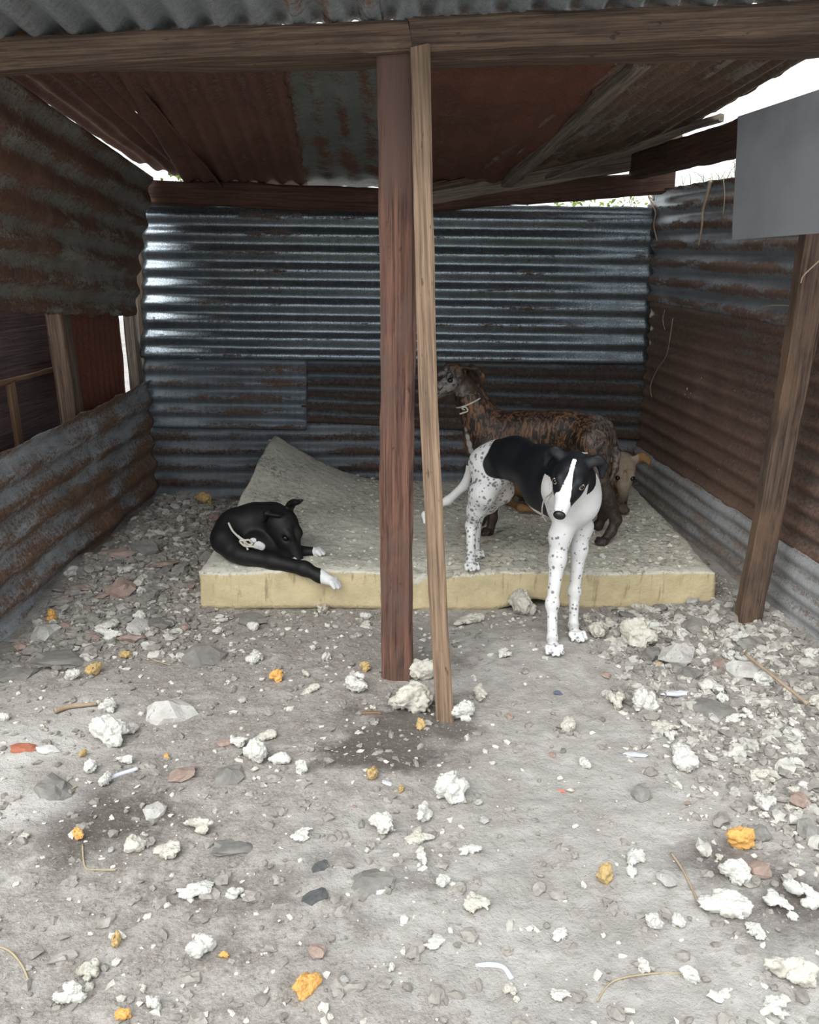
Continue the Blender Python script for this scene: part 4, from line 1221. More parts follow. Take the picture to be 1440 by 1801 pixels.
# stones and shards one can point at
STONES = [
 (300, 1256, 92, ROCK, 'stone_white', 'large chalky stone half buried between the foam scraps near the rusty wall', .45),
 (655, 1552, 92, ROCK, 'stone', 'smooth grey stone half buried in the open ground below the damp patch', .55),
 (108, 1168, 105, SLAB, 'stone', 'long grey stone slab lying askew before the rusty wall', .1),
 (92, 1392, 85, ROCK, 'stone', 'blocky grey stone beside the bright daylit patch', .4),
 (405, 1368, 66, ROCK, 'stone', 'flat-topped grey stone beside the pinkish stone', .4),
 (320, 1366, 62, SLAB, 'stone_pink', 'flat pinkish stone in the middle of the littered ground', .1),
 (272, 1432, 54, ROCK, 'stone_white', 'pale rounded stone above the torn foam pair', .2),
 (360, 1158, 92, SLAB, 'stone', 'broad grey slab lying in front of the mattress', .3),
 (443, 1092, 68, SLAB, 'stone', 'square dark grey slab touching the mattress front', .2),
 (286, 1098, 66, SLAB, 'stone', 'tilted grey slab at the mattress corner near the rusty wall', .2),
 (412, 1492, 92, SLAB, 'stone', 'elongated dusty grey stone sunk flat in the ground', .5),
 (1190, 1164, 68, ROCK, 'stone_white', 'whitish broken stone in the heap by the side post', .2),
 (1305, 1188, 66, ROCK, 'stone_white', 'big chalky lump in the heap below the side post', .2),
 (1145, 1158, 48, ROCK, 'stone', 'rounded grey stone beside the whitish broken stone', .25),
 (1268, 1176, 46, ROCK, 'stone_pink', 'rusty-brown stone between two chalky lumps', .2),
 (1335, 1536, 54, ROCK, 'stone_pink', 'rounded pinkish stone below the orange sponge ball', .15),
 (1172, 1548, 56, SLAB, 'stone_white', 'square pale grey slab on the bare trodden ground', .15),
 (1126, 1398, 50, ROCK, 'stone', 'rounded grey stone alone in the middle of the bare path', .25),
 (1402, 1414, 46, ROCK, 'stone_pink', 'tan angular stone in the litter near the picture edge', .2),
 (1225, 1108, 60, ROCK, 'stone', 'grey block near the mattress corner at the side post', .2),
 (1255, 1252, 70, SLAB, 'stone', 'broad grey slab under the foam litter of the heap', .3),
 (555, 1580, 50, SLAB, 'stone_dark', 'dark slate flake left of the half-buried smooth stone', .2),
 (563, 1524, 36, SLAB, 'stone_dark', 'small dark slate flake behind the other slate', .2),
 (210, 1030, 62, ROCK, 'stone_pink', 'reddish stone in the rubble heap by the rusty wall', .2),
 (205, 985, 62, SLAB, 'stone_pink', 'flat brown slab on top of the rubble heap', .1),
 (285, 998, 60, SLAB, 'stone_pink', 'reddish slab beside the mattress side', .1),
 (255, 965, 54, ROCK, 'stone', 'grey stone at the back of the rubble heap', .2),
 (30, 1190, 70, SLAB, 'stone', 'grey broken slab at the picture edge before the rusty wall', .2),
 (228, 1290, 28, ROCK, 'stone_white', 'pale round pebble beside the big white foam pile', .1),
 (1260, 1755, 36, SLAB, 'tile', 'white shard at the lower picture edge', .1),
]
for (px, py, w, ms, mt, lab, sk) in STONES:
    put('stone', ms, M[mt], px, py, w, lab, 'stone', None, sk)
put('brick_shard', SLAB, M['brick'], 41, 1320, 50, 'brick-red shard on the bright daylit ground', 'shard', None, .05, 0.2, (1, .6))
put('tile_shard', SLAB, M['tile'], 84, 1321, 46, 'white shard next to the brick-red shard', 'shard', None, .05, 0.1, (1, .6))
put('brick_shard', SLAB, M['stone_pink'], 398, 1309, 34, 'salmon-pink shard beside a white foam lump', 'shard', None, .05, 0.4, (1, .7))

ORANGE = [
 (490, 1198, 30, FO, 'bright orange foam ball in front of the mattress'),
 (222, 1156, 24, FC, 'ochre foam bit near the long grey slab'),
 (137, 1474, 28, FO, 'orange foam bit at the lower edge of the dark damp earth'),
 (543, 1746, 58, FO, 'big two-lobed orange foam piece at the bottom of the picture'),
 (208, 1662, 30, FC, 'yellow-brown foam bit alone on the brown earth'),
 (165, 1186, 30, FC, 'brown-orange foam bit behind the tan stick'),
 (656, 1368, 28, FC, 'ochre foam bit on the straw near the damp patch'),
 (393, 1682, 22, FO, 'small orange foam bit beside a torn white scrap'),
 (218, 1792, 34, FO, 'orange foam piece cut by the bottom picture edge'),
 (293, 1334, 18, FO, 'tiny orange foam bit above the pinkish stone'),
 (146, 1332, 20, FC, 'brown foam bit behind the big white foam pile'),
 (1297, 1492, 54, FO, 'large orange sponge ball on the dark earth'),
 (1062, 1550, 46, FC, 'brown-orange tuft of foam on bare trodden ground'),
 (92, 1092, 32, FO, 'orange-brown foam bit at the foot of the rusty wall'),
 (1158, 1176, 18, FC, 'yellow foam bit beside the whitish broken stone'),
 (705, 1392, 18, FC, 'yellow foam bit beside the blue-white plastic scrap'),
 (642, 1180, 24, FC, 'yellowish foam bit beside the thick middle post'),
 (738, 1280, 26, FC, 'dark orange foam bit at the foot of the slim pole'),
 (362, 888, 40, FC, 'brown-yellow foam lump at the foot of the back wall'),
]
for (px, py, w, mt, lab) in ORANGE:
    if py < 950:
        p = P(px, py, 4.30); lay('foam_bit', SPONGE, mt, p.x, p.y, w / F_PX * 4.3, lab, 'foam', None, .1)
    else:
        put('foam_bit', SPONGE, mt, px, py, w, lab, 'foam', None, .08)

NAMED = [
 (182, 1308, 62, FW, FOAM, 'big white crumpled foam pile near the bright daylit patch'),
 (196, 1250, 32, FW, FOAM, 'white foam lump beside the chalky half-buried stone'),
 (447, 1337, 52, FW, FOAM, 'bulky white foam lump, largest of the row in mid-ground'),
 (421, 1312, 34, FW, FOAM, 'white foam lump standing behind the bulky one'),
 (490, 1342, 36, FW, FOAM, 'round white foam lump next to the bulky one'),
 (531, 1355, 30, FW, FOAM, 'white foam tuft at the end of the mid-ground row'),
 (471, 1300, 52, FD, FOAM_FLAT, 'beige foam strip behind the mid-ground row'),
 (445, 1161, 38, FW, FOAM, 'white foam lump between the grey slabs'),
 (630, 1211, 40, FW, FOAM, 'pale shell-shaped foam piece near the foot of the thick post'),
 (550, 1216, 44, FD, FOAM_FLAT, 'curved grey-white foam strip in front of the mattress'),
 (355, 1466, 54, FD, FOAM, 'torn cream foam piece at the centre of the brown ground'),
 (246, 1500, 48, FD, FOAM, 'cream foam ball with brown hollow'),
 (302, 1502, 54, FD, FOAM_FLAT, 'grey crumpled foam scrap beside the cream ball'),
 (529, 1476, 44, FW, FOAM_FLAT, 'pointed cream foam scrap on the open brown earth'),
 (346, 1574, 60, FW, FOAM_FLAT, 'white jagged foam scrap, star-shaped'),
 (418, 1581, 36, FW, FOAM, 'white foam scrap beside the star-shaped one'),
 (355, 1681, 46, FW, FOAM, 'white foam heap beside small orange bit'),
 (118, 1762, 54, FW, FOAM, 'cream foam lump near the lower corner of the picture'),
 (158, 1722, 62, FD, FOAM_FLAT, 'grey foam scrap behind the cream lump'),
 (268, 1772, 28, FW, FOAM, 'small white cone of foam at the bottom'),
 (155, 1356, 34, FW, FOAM, 'bluish white foam lump before the big crumpled pile'),
 (182, 1378, 32, FW, FOAM, 'white foam flake on the dark damp earth'),
 (222, 1343, 26, FW, FOAM, 'yellow-white foam cube on the littered ground'),
 (676, 1462, 44, FW, FOAM, 'round white foam lump left of the long white chunk'),
 (786, 1404, 66, FW, FOAM, 'upper end of the long white foam chunk on open ground'),
 (752, 1442, 56, FW, FOAM, 'lower half of the long white foam chunk on open ground'),
 (735, 1476, 42, FD, FOAM_FLAT, 'dirty foam scrap below the long white chunk'),
 (822, 1495, 44, FW, FOAM_FLAT, 'flat cream foam scrap right of the long chunk'),
 (740, 1518, 30, FW, FOAM, 'white foam drop below the dirty scrap'),
 (776, 1560, 26, FW, FOAM, 'small cream foam bit under the dark streak'),
 (832, 1592, 50, FD, FOAM_FLAT, 'bluish grey foam shred on open ground'),
 (766, 1661, 36, FW, FOAM_FLAT, 'cream foam flake standing alone low in the picture'),
 (985, 1646, 32, FW, FOAM_FLAT, 'cream foam flake alone on the pale trodden ground'),
 (981, 1754, 38, FW, FOAM_FLAT, 'flat cream foam flake near the bottom edge'),
 (902, 1750, 46, FD, FOAM_FLAT, 'thin dirty foam strip near the bottom edge'),
 (1152, 1634, 32, FW, FOAM, 'white foam lump, first of a pair on bare ground'),
 (1196, 1632, 34, FW, FOAM, 'white foam lump, second of a pair on bare ground'),
 (1116, 1512, 46, FW, FOAM_FLAT, 'flat white foam scrap beside the square pale slab'),
 (1112, 1538, 32, FW, FOAM_FLAT, 'smaller flat scrap below the flat white one'),
 (1282, 1602, 92, FW, FOAM_FLAT, 'largest cream foam sheet, torn, below the orange sponge'),
 (1288, 1546, 50, FW, FOAM, 'cream foam chunk under the orange sponge ball'),
 (1374, 1600, 66, FW, FOAM_FLAT, 'whitish foam sheet beside the largest torn sheet'),
 (1330, 1642, 44, FW, FOAM_FLAT, 'triangular white foam scrap below the torn sheets'),
 (1416, 1585, 62, FW, FOAM, 'cream foam lump cut by the picture edge'),
 (1395, 1726, 74, FD, FOAM, 'knobbly beige foam cluster in the lower corner'),
 (1272, 1754, 36, FW, FOAM_FLAT, 'white leaf-like foam scrap at the bottom'),
 (1366, 1778, 36, FW, FOAM_FLAT, 'white boat-shaped foam scrap at the bottom'),
 (1210, 1722, 30, FW, FOAM, 'white foam crumb above the leaf-like scrap'),
 (995, 1284, 38, FD, FOAM, 'grey-white foam lump alone on the path of trodden earth'),
 (1080, 1238, 42, FD, FOAM, 'rounded foam lump at the inner edge of the heap'),
 (818, 1263, 46, FW, FOAM, 'white foam slab standing beside the foot of the slim pole'),
 (722, 1246, 62, FD, FOAM, 'cream foam lump between the two middle posts'),
 (748, 1192, 50, FD, FOAM, 'dirty foam lump behind the slim pole'),
 (845, 1228, 36, FD, FOAM, 'foam lump on the trodden earth past the slim pole'),
 (832, 1096, 70, FD, FOAM_FLAT, 'ragged foam sheet touching the mattress front beside the slim pole'),
 (915, 1078, 56, FD, FOAM, 'foam heap under the arched mattress edge'),
 (888, 1154, 26, FW, FOAM_FLAT, 'small white foam leaf on bare earth before the white dog'),
 (1112, 1132, 66, FD, FOAM, 'large foam lump beside the white dog\'s paw'),
 (1132, 1112, 50, FW, FOAM, 'white foam lump on top of the heap'),
 (1128, 1250, 54, FW, FOAM, 'whitish knobbly foam at the front of the heap'),
 (1258, 1222, 76, FW, FOAM_FLAT, 'long cream foam strip across the heap'),
 (1196, 1346, 54, FW, FOAM, 'pointed white foam lump at the lower edge of the heap'),
 (1028 , 1350, 22, FW, FOAM, 'tiny white foam crumb by the coral scrap'),
 (190, 1128, 42, FW, FOAM, 'white foam lump in front of the rubble heap'),
 (188, 1108, 44, FW, FOAM_FLAT, 'white foam flake on the edge of the rubble heap'),
 (130, 1194, 24, FW, FOAM, 'white foam crumb under the long grey slab'),
]
for (px, py, w, mt, ms, lab) in NAMED:
    put('foam_chunk', ms, mt, px, py, w * 1.22, lab, 'foam', None, .08)

# the rest of the countable scraps, zone by zone
LAND = []
def landmarks():
    for o in COL.objects:
        if o.get('category') in ('stone', 'shard', 'foam', 'plastic') and not o.get('group'):
            LAND.append((o.location.x, o.location.y, o['label'].split(',')[0]))
    for nm, p in (('the thick middle post', G(694, 1186)), ('the foot of the slim pole', G(783, 1262)), ('the foot of the side post', G(1318, 1112)), ("the white dog's front paws", G(990, 1150))):
        LAND.append((p.x, p.y, nm))
_short = {}
def short(lab):
    if lab.startswith('the '): return lab
    w = lab.split()
    out = []
    for t in w:
        if t in ('near', 'beside', 'behind', 'between', 'below', 'above', 'before', 'in', 'on', 'at', 'of', 'under', 'lying', 'touching', 'half', 'alone', 'standing', 'cut', 'next', 'across', 'with', 'right', 'left', 'along', 'crossing', 'sunk'): break
        out.append(t)
    return 'the ' + ' '.join(out)
_used = {}
def describe(kind, x, y, w, white, flat, onmat):
    size = 'tiny' if w < .022 else 'small' if w < .034 else 'mid-sized' if w < .055 else 'large'
    c = sorted(LAND, key=lambda q: (q[0] - x) ** 2 + (q[1] - y) ** 2)
    lab = None
    for q in c[:5]:
        dx, dy = x - q[0], y - q[1]
        rel = ('just behind' if dy > 0 else 'in front of') if abs(dy) > abs(dx) else 'beside'
        ref = short(q[2])
        if onmat: rel, ref = {'just behind': 'lying far behind'}.get(rel, rel), ref
        lab = '%s %s %s %s %s' % (size, white, kind, rel, ref)
        if lab not in _used: break
    _used[lab] = 1
    return lab
def fill(n, xr, yr, sizes, mats, meshes, name, label, cat, group, dens=None, gap=.55, zf=None, tries=60):
    c = 0
    for _ in range(n * tries):
        if c >= n: break
        x, y = R.uniform(*xr), R.uniform(*yr)
        if dens and R.random() > dens(x, y): continue
        w = sizes[0] + (sizes[1] - sizes[0]) * R.random() ** 2
        if any((x - a) ** 2 + (y - b_) ** 2 < (gap * (w * .5 + r)) ** 2 for a, b_, r in _done): continue
        z = zf(x, y) if zf else None
        if zf is None and MX0 - .03 < x < MX1 + .05 and y > MY0 - .02: continue
        ms, mt = R.choice(meshes), R.choice(mats)
        if not LAND: landmarks()
        if zf is None:
            tone = {'white_foam': 'white', 'dirty_foam': 'dirty beige', 'grey_stone': 'grey', 'chalky_stone': 'chalky', 'pinkish_stone': 'pinkish'}[mt.name]
            kd = {'foam': 'flat foam shred' if ms is FOAM_FLAT else 'lumpy foam scrap', 'stone': 'flat stone' if ms is SLAB else 'stone'}[cat]
            lb = describe(kd, x, y, w, tone, ms, False)
        else:
            ref = min(((.0, 2.97, "the white dog's hind paw"), (.56, 3.3, 'the brindle dog'), (.95, 3.75, 'the curled tan dog'), (-.45, 3.05, 'the black dog'), (-.7, 4.3, 'its curled-up corner'), (1.1, 3.05, 'its front corner by the side post'), (1.1, 4.3, 'its back corner'), (.0, 3.7, 'the hollow in its middle'), (.1, 4.3, 'the back wall'), (.0, 3.0, 'the thick middle post')), key=lambda q: (q[0] - x) ** 2 + (q[1] - y) ** 2)[2]
            lb = '%s %s foam crumb on the mattress near %s' % ('large' if w > .04 else 'mid-sized' if w > .028 else 'small', 'white' if mt is FW else 'dirty beige', ref)
        lay(name, ms, mt, x, y, w, lb, cat, group, .12, z=z, tilt=.35)
        c += 1
in_wall = lambda x, y: -1.36 < x < 1.21 + (4.5 - y) * .06
heap = lambda x, y: (sst(.56, .92, x) * sst(1.40, 2.05, y)) * (1 if in_wall(x, y) else 0)
fill(112, (.58, 1.36), (1.5, 2.98), (.032, .095), [FW, FD], [FOAM, FOAM_FLAT], 'foam_chunk', 'pale foam scrap in the dense litter heap at the foot of the striped wall', 'foam', 'foam scraps heaped along the striped wall', heap)
rub = lambda x, y: (sst(-.62, -1.0, x) * sst(2.3, 2.8, y)) * (1 if in_wall(x, y) else 0)
fill(38, (-1.36, -.6), (2.35, 4.4), (.028, .075), [FD, FD, FW], [FOAM, FOAM_FLAT], 'foam_chunk', 'pale foam scrap in the rubble heap along the rusty wall', 'foam', 'foam scraps in the rubble along the rusty wall', rub)
fill(32, (-.8, .75), (2.45, 2.93), (.022, .065), [FD, FW], [FOAM, FOAM_FLAT], 'foam_chunk', 'pale foam scrap on the earth strip before the mattress front', 'foam', 'foam scraps along the mattress front', lambda x, y: .25 + .75 * sst(2.55, 2.9, y) if not .3 < x < .68 else .1)
fill(40, (-1.2, 1.2), (1.12, 2.42), (.018, .042), [FW, FW, FD], [FOAM, FOAM_FLAT], 'foam_chunk', 'small white foam scrap scattered on the open ground', 'foam', 'foam scraps on the open ground', lambda x, y: .45 + .4 * sst(.1, -.6, x) + .4 * sst(.3, .9, x), 1.3)
fill(22, (-.6, 1.1), (3.1, 4.3), (.018, .05), [FD, FW], [FOAM, FOAM_FLAT], 'foam_chunk', 'pale foam crumb lying on top of the mattress', 'foam', 'foam crumbs on the mattress', lambda x, y: .3 + .7 * sst(.5, .9, x) + .3 * sst(.0, -.4, x), 1.0, mat_top)
fill(60, (.62, 1.36), (1.5, 2.98), (.03, .08), [M['stone'], M['stone'], M['stone_white']], [ROCK, SLAB], 'stone', 'small stone in the dense litter heap at the foot of the striped wall', 'stone', 'stones in the heap along the striped wall', heap, .5)
fill(75, (-1.36, -.6), (2.35, 4.4), (.03, .11), [M['stone'], M['stone'], M['stone_pink'], M['stone_white']], [ROCK, SLAB], 'stone', 'broken stone in the rubble heap along the rusty wall', 'stone', 'stones in the rubble along the rusty wall', rub, .5)
fill(45, (-1.2, 1.1), (1.12, 2.9), (.014, .04), [M['stone'], M['stone_white'], M['stone_pink']], [ROCK], 'stone', 'small pebble on the trodden open ground', 'stone', 'pebbles on the open ground', None, 1.2)

# uncountable fine crumbs
def crumbs(name, n, fn, sizes, mat, label, flat=.6, sub=1):
    V0, F0 = ICO[sub]; base = np.array([tuple(v) for v in V0]); tri = np.array(F0)
    vs, fs = [], []
    k = 0; guard = 0
    rng = np.random.default_rng(5 + n)
    while k < n and guard < n * 40:
        guard += 1
        q = fn()
        if q is None: continue
        x, y, z = q
        w = (sizes[0] + (sizes[1] - sizes[0]) * R.random() ** 2.5) * .5
        v = base * (1 + rng.uniform(-.4, .5, (len(base), 1)))
        a = R.uniform(0, 6.28); ca, sa = math.cos(a), math.sin(a)
        v = v * (w * R.uniform(.8, 1.4), w * R.uniform(.6, 1), w * flat)
        v = np.stack([v[:, 0] * ca - v[:, 1] * sa + x, v[:, 0] * sa + v[:, 1] * ca + y, v[:, 2] + z + w * flat * .45], -1)
        fs.append(tri + k * len(base)); vs.append(v); k += 1
    V = np.concatenate(vs); Fq = np.concatenate(fs)
    o = obj(name, mesh_from(name, V.tolist(), Fq.tolist(), False), mat)
    return tag(o, label, kind='stuff')
def g_open():
    x, y = R.uniform(-1.38, 1.38), 1.05 + 3.3 * R.random() ** 1.3
    if not in_wall(x, y) or (MX0 < x < MX1 and y > MY0 - .02): return None
    d = .16 + .8 * heap(x, y) + .7 * rub(x, y) + .25 * sst(2.3, 2.9, y)
    if .1 < x < .6 and y < 2.8: d *= .45
    return None if R.random() > d else (x, y, hgt(x, y))
def g_mat():
    x, y = R.uniform(MX0 + .05, MX1 - .02), R.uniform(MY0 + .03, MY1)
    d = .15 + .8 * max(0, n3(x, y, 0, 3, 8.4)) + .5 * sst(.55, .95, x)
    return None if R.random() > d else (x, y, mat_top(x, y) - .002)
M['crumb'] = mat_speck('pale_crumb', (0.48, 0.45, 0.40), (0.72, 0.70, 0.64), 40, vary=0)
M['heap_foam'] = mat_speck('heap_foam', (0.36, 0.35, 0.315), (0.60, 0.585, 0.54), 22, vary=0, spots=(0.22, 0.205, 0.175))
M['grit'] = mat_speck('grey_grit', (0.19, 0.175, 0.155), (0.34, 0.32, 0.295), 30, vary=0)
M['mat_crumb'] = mat_speck('mattress_crumb', (0.50, 0.475, 0.40), (0.72, 0.70, 0.61), 40, vary=0)
crumbs('foam_crumbs', 4200, g_open, (.005, .022), M['crumb'], 'fine pale foam crumbs all over the ground')
crumbs('gravel', 5200, g_open, (.005, .026), M['grit'], 'fine grey gravel and grit all over the ground')
def g_heap():
    x, y = R.uniform(.5, 1.4), R.uniform(1.3, 2.98)
    if not in_wall(x, y) or (x < MX1 and y > MY0 - .02) or R.random() > heap(x, y): return None
    return (x, y, hgt(x, y))
def g_rub():
    x, y = R.uniform(-1.37, -.6), R.uniform(2.3, 4.42)
    if not in_wall(x, y) or (x > MX0 - .03 and y > MY0) or R.random() > rub(x, y): return None
    return (x, y, hgt(x, y))
crumbs('heap_litter', 800, g_heap, (.012, .048), M['heap_foam'], 'dense foam litter between the bigger scraps along the striped wall', .65, 2)
crumbs('rubble', 1100, g_rub, (.016, .06), M['grit'], 'broken grey rubble along the rusty wall', .55, 2)
crumbs('rubble_foam', 500, g_rub, (.014, .045), M['heap_foam'], 'pale foam litter among the rubble along the rusty wall', .6, 2)
crumbs('heap_rubble', 900, g_heap, (.012, .05), M['grit'], 'grey grit and stones in the heap along the striped wall', .6, 2)
M['clod'] = mat_speck('earth_clod', (0.24, 0.22, 0.195), (0.40, 0.375, 0.345), 30, vary=0)
crumbs('earth_clods', 2600, g_open, (.008, .034), M['clod'], 'small clods of dry earth all over the ground', .5, 2)
crumbs('mattress_crumbs', 1500, g_mat, (.006, .026), M['mat_crumb'], 'fine torn foam crumbs on the mattress')

# straw, sticks, plastic
def ground_line(pts, lift=.004):
    out = []
    for (px, py) in pts:
        p = G(px, py); z = hgt(p.x, p.y); p = G(px, py, z + lift); out.append(p)
    return out
def line_thing(name, pts, r, mat, label, cat, lift=.004):
    return tag(tube(name, ground_line(pts, lift), r, mat, None, 6), label, cat)
line_thing('stick', [(96, 1250), (120, 1243), (145, 1240), (170, 1238)], lambda t: .009 - .004 * t, M['root'], 'flat brown stick above the bright daylit patch', 'stick', .008)
line_thing('stick', [(1310, 1150), (1360, 1190), (1420, 1238)], .005, M['root'], 'long thin stick slanting across the heap by the striped wall', 'stick', .04)
line_thing('stick', [(1180, 1500), (1200, 1530), (1220, 1570), (1226, 1586)], .0025, M['root'], 'thin twig crossing the bare ground by the square slab', 'stick')
line_thing('straw_stem', [(0, 1665), (20, 1675), (40, 1700), (52, 1730)], .002, M['straw'], 'bent pale straw in the lower corner', 'straw')
line_thing('straw_stem', [(145, 1485), (150, 1525), (175, 1530), (204, 1530)], .0018, M['straw'], 'bent thin stem below the orange bit on dark earth', 'straw')
line_thing('straw_stem', [(105, 1405), (120, 1392), (135, 1382)], .0022, M['straw'], 'short straw stalk beside the blocky grey stone', 'straw')
line_thing('straw_stem', [(250, 1152), (275, 1162), (300, 1170)], .0018, M['straw'], 'straw stalk before the broad grey slab', 'straw')
line_thing('straw_stem', [(1050, 1760), (1080, 1725), (1150, 1712), (1210, 1712)], .0016, M['straw'], 'long curved thin stem near the white leaf-like scrap', 'straw')
line_thing('plastic_strip', [(836, 1700), (860, 1697), (885, 1702), (900, 1722)], .0055, M['plastic'], 'curved lilac plastic strip on pale ground', 'plastic', .003)
line_thing('wood_chip', [(632, 1252), (650, 1254), (670, 1253)], .007, M['slim'], 'pale wood chip left of the cream lump between the posts', 'wood')
line_thing('wood_chip', [(185, 1372), (210, 1362), (242, 1352)], .006, M['plastic'], 'white pointed splinter beside the dark damp earth', 'splinter')
def shard(name, px, py, w, h, mat, label, cat, rot):
    put(name, SLAB, mat, px, py, w, label, cat, None, .05, rot, (1, h / w), .5)
shard('plastic_scrap', 1118, 1330, 46, 16, M['plastic'], 'pale bluish plastic scrap on the trodden path', 'plastic', -.35)
shard('plastic_scrap', 983, 1218, 26, 22, M['blue_plastic'], 'dark blue-grey plastic scrap before the white dog', 'plastic', .9)
shard('plastic_scrap', 1086, 1588, 16, 22, M['blue_plastic'], 'small blue-grey plastic scrap near the brown tuft', 'plastic', .2)
shard('plastic_scrap', 988, 1392, 18, 9, M['red_plastic'], 'tiny coral-red plastic chip on the bare ground', 'plastic', -.5)
shard('plastic_scrap', 1222, 1202, 18, 14, M['red_plastic'], 'coral-red plastic chip in the heap', 'plastic', .5)
shard('plastic_scrap', 1195, 1224, 80, 18, M['plastic'], 'long pale plastic shred across the front of the heap', 'plastic', .22)
shard('plastic_scrap', 680, 1378, 24, 14, M['plastic'], 'blue-white plastic scrap near the straw', 'plastic', -.7)

# pale flecks added on the wall sheets in place of daylight through small holes
FLECK = lump('hole_light_fleck', 2, 4.4, .3, .6, .3)
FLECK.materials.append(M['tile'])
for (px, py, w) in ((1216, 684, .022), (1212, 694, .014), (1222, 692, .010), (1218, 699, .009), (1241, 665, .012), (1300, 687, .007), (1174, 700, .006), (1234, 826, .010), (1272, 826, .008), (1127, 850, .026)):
    fl = obj('hole_light_fleck', FLECK, None, wall_right)
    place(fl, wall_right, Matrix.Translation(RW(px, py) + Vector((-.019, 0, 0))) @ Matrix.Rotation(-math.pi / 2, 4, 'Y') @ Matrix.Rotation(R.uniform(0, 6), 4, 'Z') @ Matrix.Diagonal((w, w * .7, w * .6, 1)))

# ------------------------------------------------------------------ roots hanging over the side wall, grass and leaves beyond
def wall_line(pts, off=.03):
    return [RW(a, b_) + Vector((-off, 0, 0)) for a, b_ in pts]
def root(pts, r, label, off=.03, Y=None):
    pp = wall_line(pts, off) if Y is None else [P(a, b_, Y) for a, b_ in pts]
    return tag(tube('dry_root', pp, r, M['root'], None, 5), label, 'root')
root([(1158, 330), (1160, 352), (1150, 345), (1163, 372), (1160, 395), (1166, 424)], .004, 'pale kinked root hanging over the top sheet in the corner')
root([(1262, 318), (1255, 345), (1248, 372), (1246, 400), (1240, 432)], lambda t: .010 - .006 * t, 'thick dark root hanging down the striped sheet')
root([(1285, 316), (1287, 345), (1284, 378)], .0022, 'short thin root beside the grey panel')
root([(1194, 560), (1188, 600), (1182, 626), (1166, 650), (1154, 678), (1156, 698)], .0022, 'long thin root curling down the brown rusty sheet')
root([(1180, 545), (1176, 562), (1180, 580)], .002, 'short thin root stuck at the seam of brown and striped sheet')
root([(1352, 548), (1372, 540), (1400, 537), (1436, 540)], .0022, 'thin twig sticking out beside the side post', .06)
root([(1408, 498), (1412, 486), (1428, 470), (1445, 455)], .0025, 'thin wire bent around the side post', 0, 2.52)

def blades(name, n, src, mat, label, L=(.15, .35), r=.0035):
    V, Fq = [], []
    for _ in range(n):
        b0 = Vector(src()); a = R.uniform(0, 6.28); l = R.uniform(*L); bend = R.uniform(.3, 1.3)
        d = Vector((math.cos(a), math.sin(a), 0)); sd = Vector((-d.y, d.x, 0))
        k0 = len(V)
        for i in range(6):
            t = i / 5
            p = b0 + Vector((0, 0, l * math.sin(t * 1.9) * .7)) + d * (l * bend * t * t * .7)
            w = r * (1 - t * .85)
            V += [p - sd * w, p + sd * w, p + Vector((0, 0, w))]
        for i in range(5):
            for q in range(3):
                Fq.append((k0 + i * 3 + q, k0 + i * 3 + (q + 1) % 3, k0 + i * 3 + 3 + (q + 1) % 3, k0 + i * 3 + 3 + q))
    o = obj(name, mesh_from(name, V, Fq), mat)
    return tag(o, label, kind='stuff')
gbank = rw(3.5, 1.3) + Vector((.14, 0, .08))
blades('dry_grass', 900, lambda: (R.uniform(1.44, 1.68), R.uniform(3.0, 4.6), R.uniform(1.42, 1.52)), M['dry_grass'], 'tangle of dry grass on the bank above the striped wall', (.12, .34), .0028)
blades('green_grass', 260, lambda: (R.uniform(1.4, 1.75), R.uniform(3.1, 4.9), R.uniform(1.45, 1.55)), M['leaf'], 'green grass mixed into the dry tangle above the wall', (.15, .32), .003)
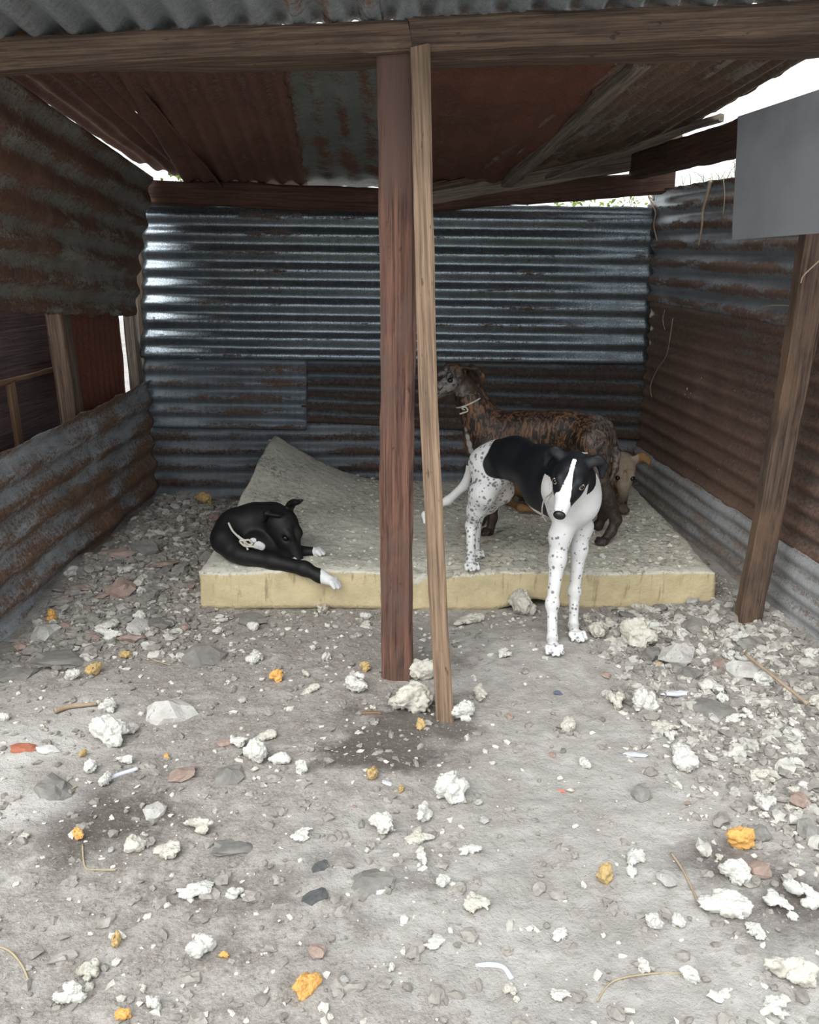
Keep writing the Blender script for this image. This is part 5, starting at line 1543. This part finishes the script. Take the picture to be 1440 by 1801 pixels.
# the earth bank behind the side wall that carries the grass
def build_bank():
    V, Fq = [], []
    nx, ny = 8, 24
    for j in range(ny + 1):
        for i in range(nx + 1):
            x = 1.30 + .06 * (4.5 - (2.9 + 2.1 * j / ny)) * 0.9 + 1.6 * (i / nx); y = 2.9 + 2.1 * j / ny
            z = 1.44 * sst(0.0, .25, (i + .6) / nx) if i else -.02
            V.append((x + .06, y, z + .05 * n3(x, y, 0, 3, 1)))
    for j in range(ny):
        for i in range(nx):
            a = j * (nx + 1) + i; Fq.append((a, a + 1, a + nx + 2, a + nx + 1))
    o = obj('earth_bank', mesh_from('earth_bank', V, Fq), M['grit'])
    tag(o, 'earth bank behind the striped wall', kind='structure')
build_bank()
def leaves(name, n, c, spread, label):
    V, Fq = [], []
    for _ in range(n):
        p = Vector(c) + Vector((R.gauss(0, spread[0]), R.gauss(0, spread[1]), R.gauss(0, spread[2])))
        a = Vector((R.uniform(-1, 1), R.uniform(-1, 1), R.uniform(-1, .4))).normalized(); b_ = a.orthogonal().normalized(); l = R.uniform(.025, .05)
        k0 = len(V); nn = a.cross(b_) * l * .12
        V += [p, p + a * l * .5 + b_ * l * .28 + nn, p + a * l, p + a * l * .5 - b_ * l * .28 + nn]
        Fq.append((k0, k0 + 1, k0 + 2, k0 + 3))
    return tag(obj(name, mesh_from(name, V, Fq, False), M['leaf']), label, kind='stuff')
def shrub(label, base, n, c, spread):
    rt = tag(empty('shrub', base), label, 'shrub')
    c = Vector(c)
    for q in range(4):
        tip = c + Vector((R.gauss(0, spread[0]), R.gauss(0, spread[1]), R.uniform(-.03, .06)))
        tube('stem', [Vector(base) + Vector((.02 * q, 0, -.02)), Vector(base).lerp(tip, .5) + Vector((R.gauss(0, .03), .03, 0)), tip], lambda t: .007 - .004 * t, M['root'], rt)
    f = leaves('foliage', n, c, spread, None); f.parent = rt; f.location = -Vector(base)
shrub('few yellow-green leaves behind the bright gap over the back wall', (P(312, 300, 4.95).x, 4.95, 0), 60, P(312, 304, 4.95), (.05, .08, .05))
shrub('low green bush seen through the gap above the back wall', (P(1060, 360, 5.6).x, 5.6, 0), 170, P(1060, 362, 5.6), (.30, .2, .05))
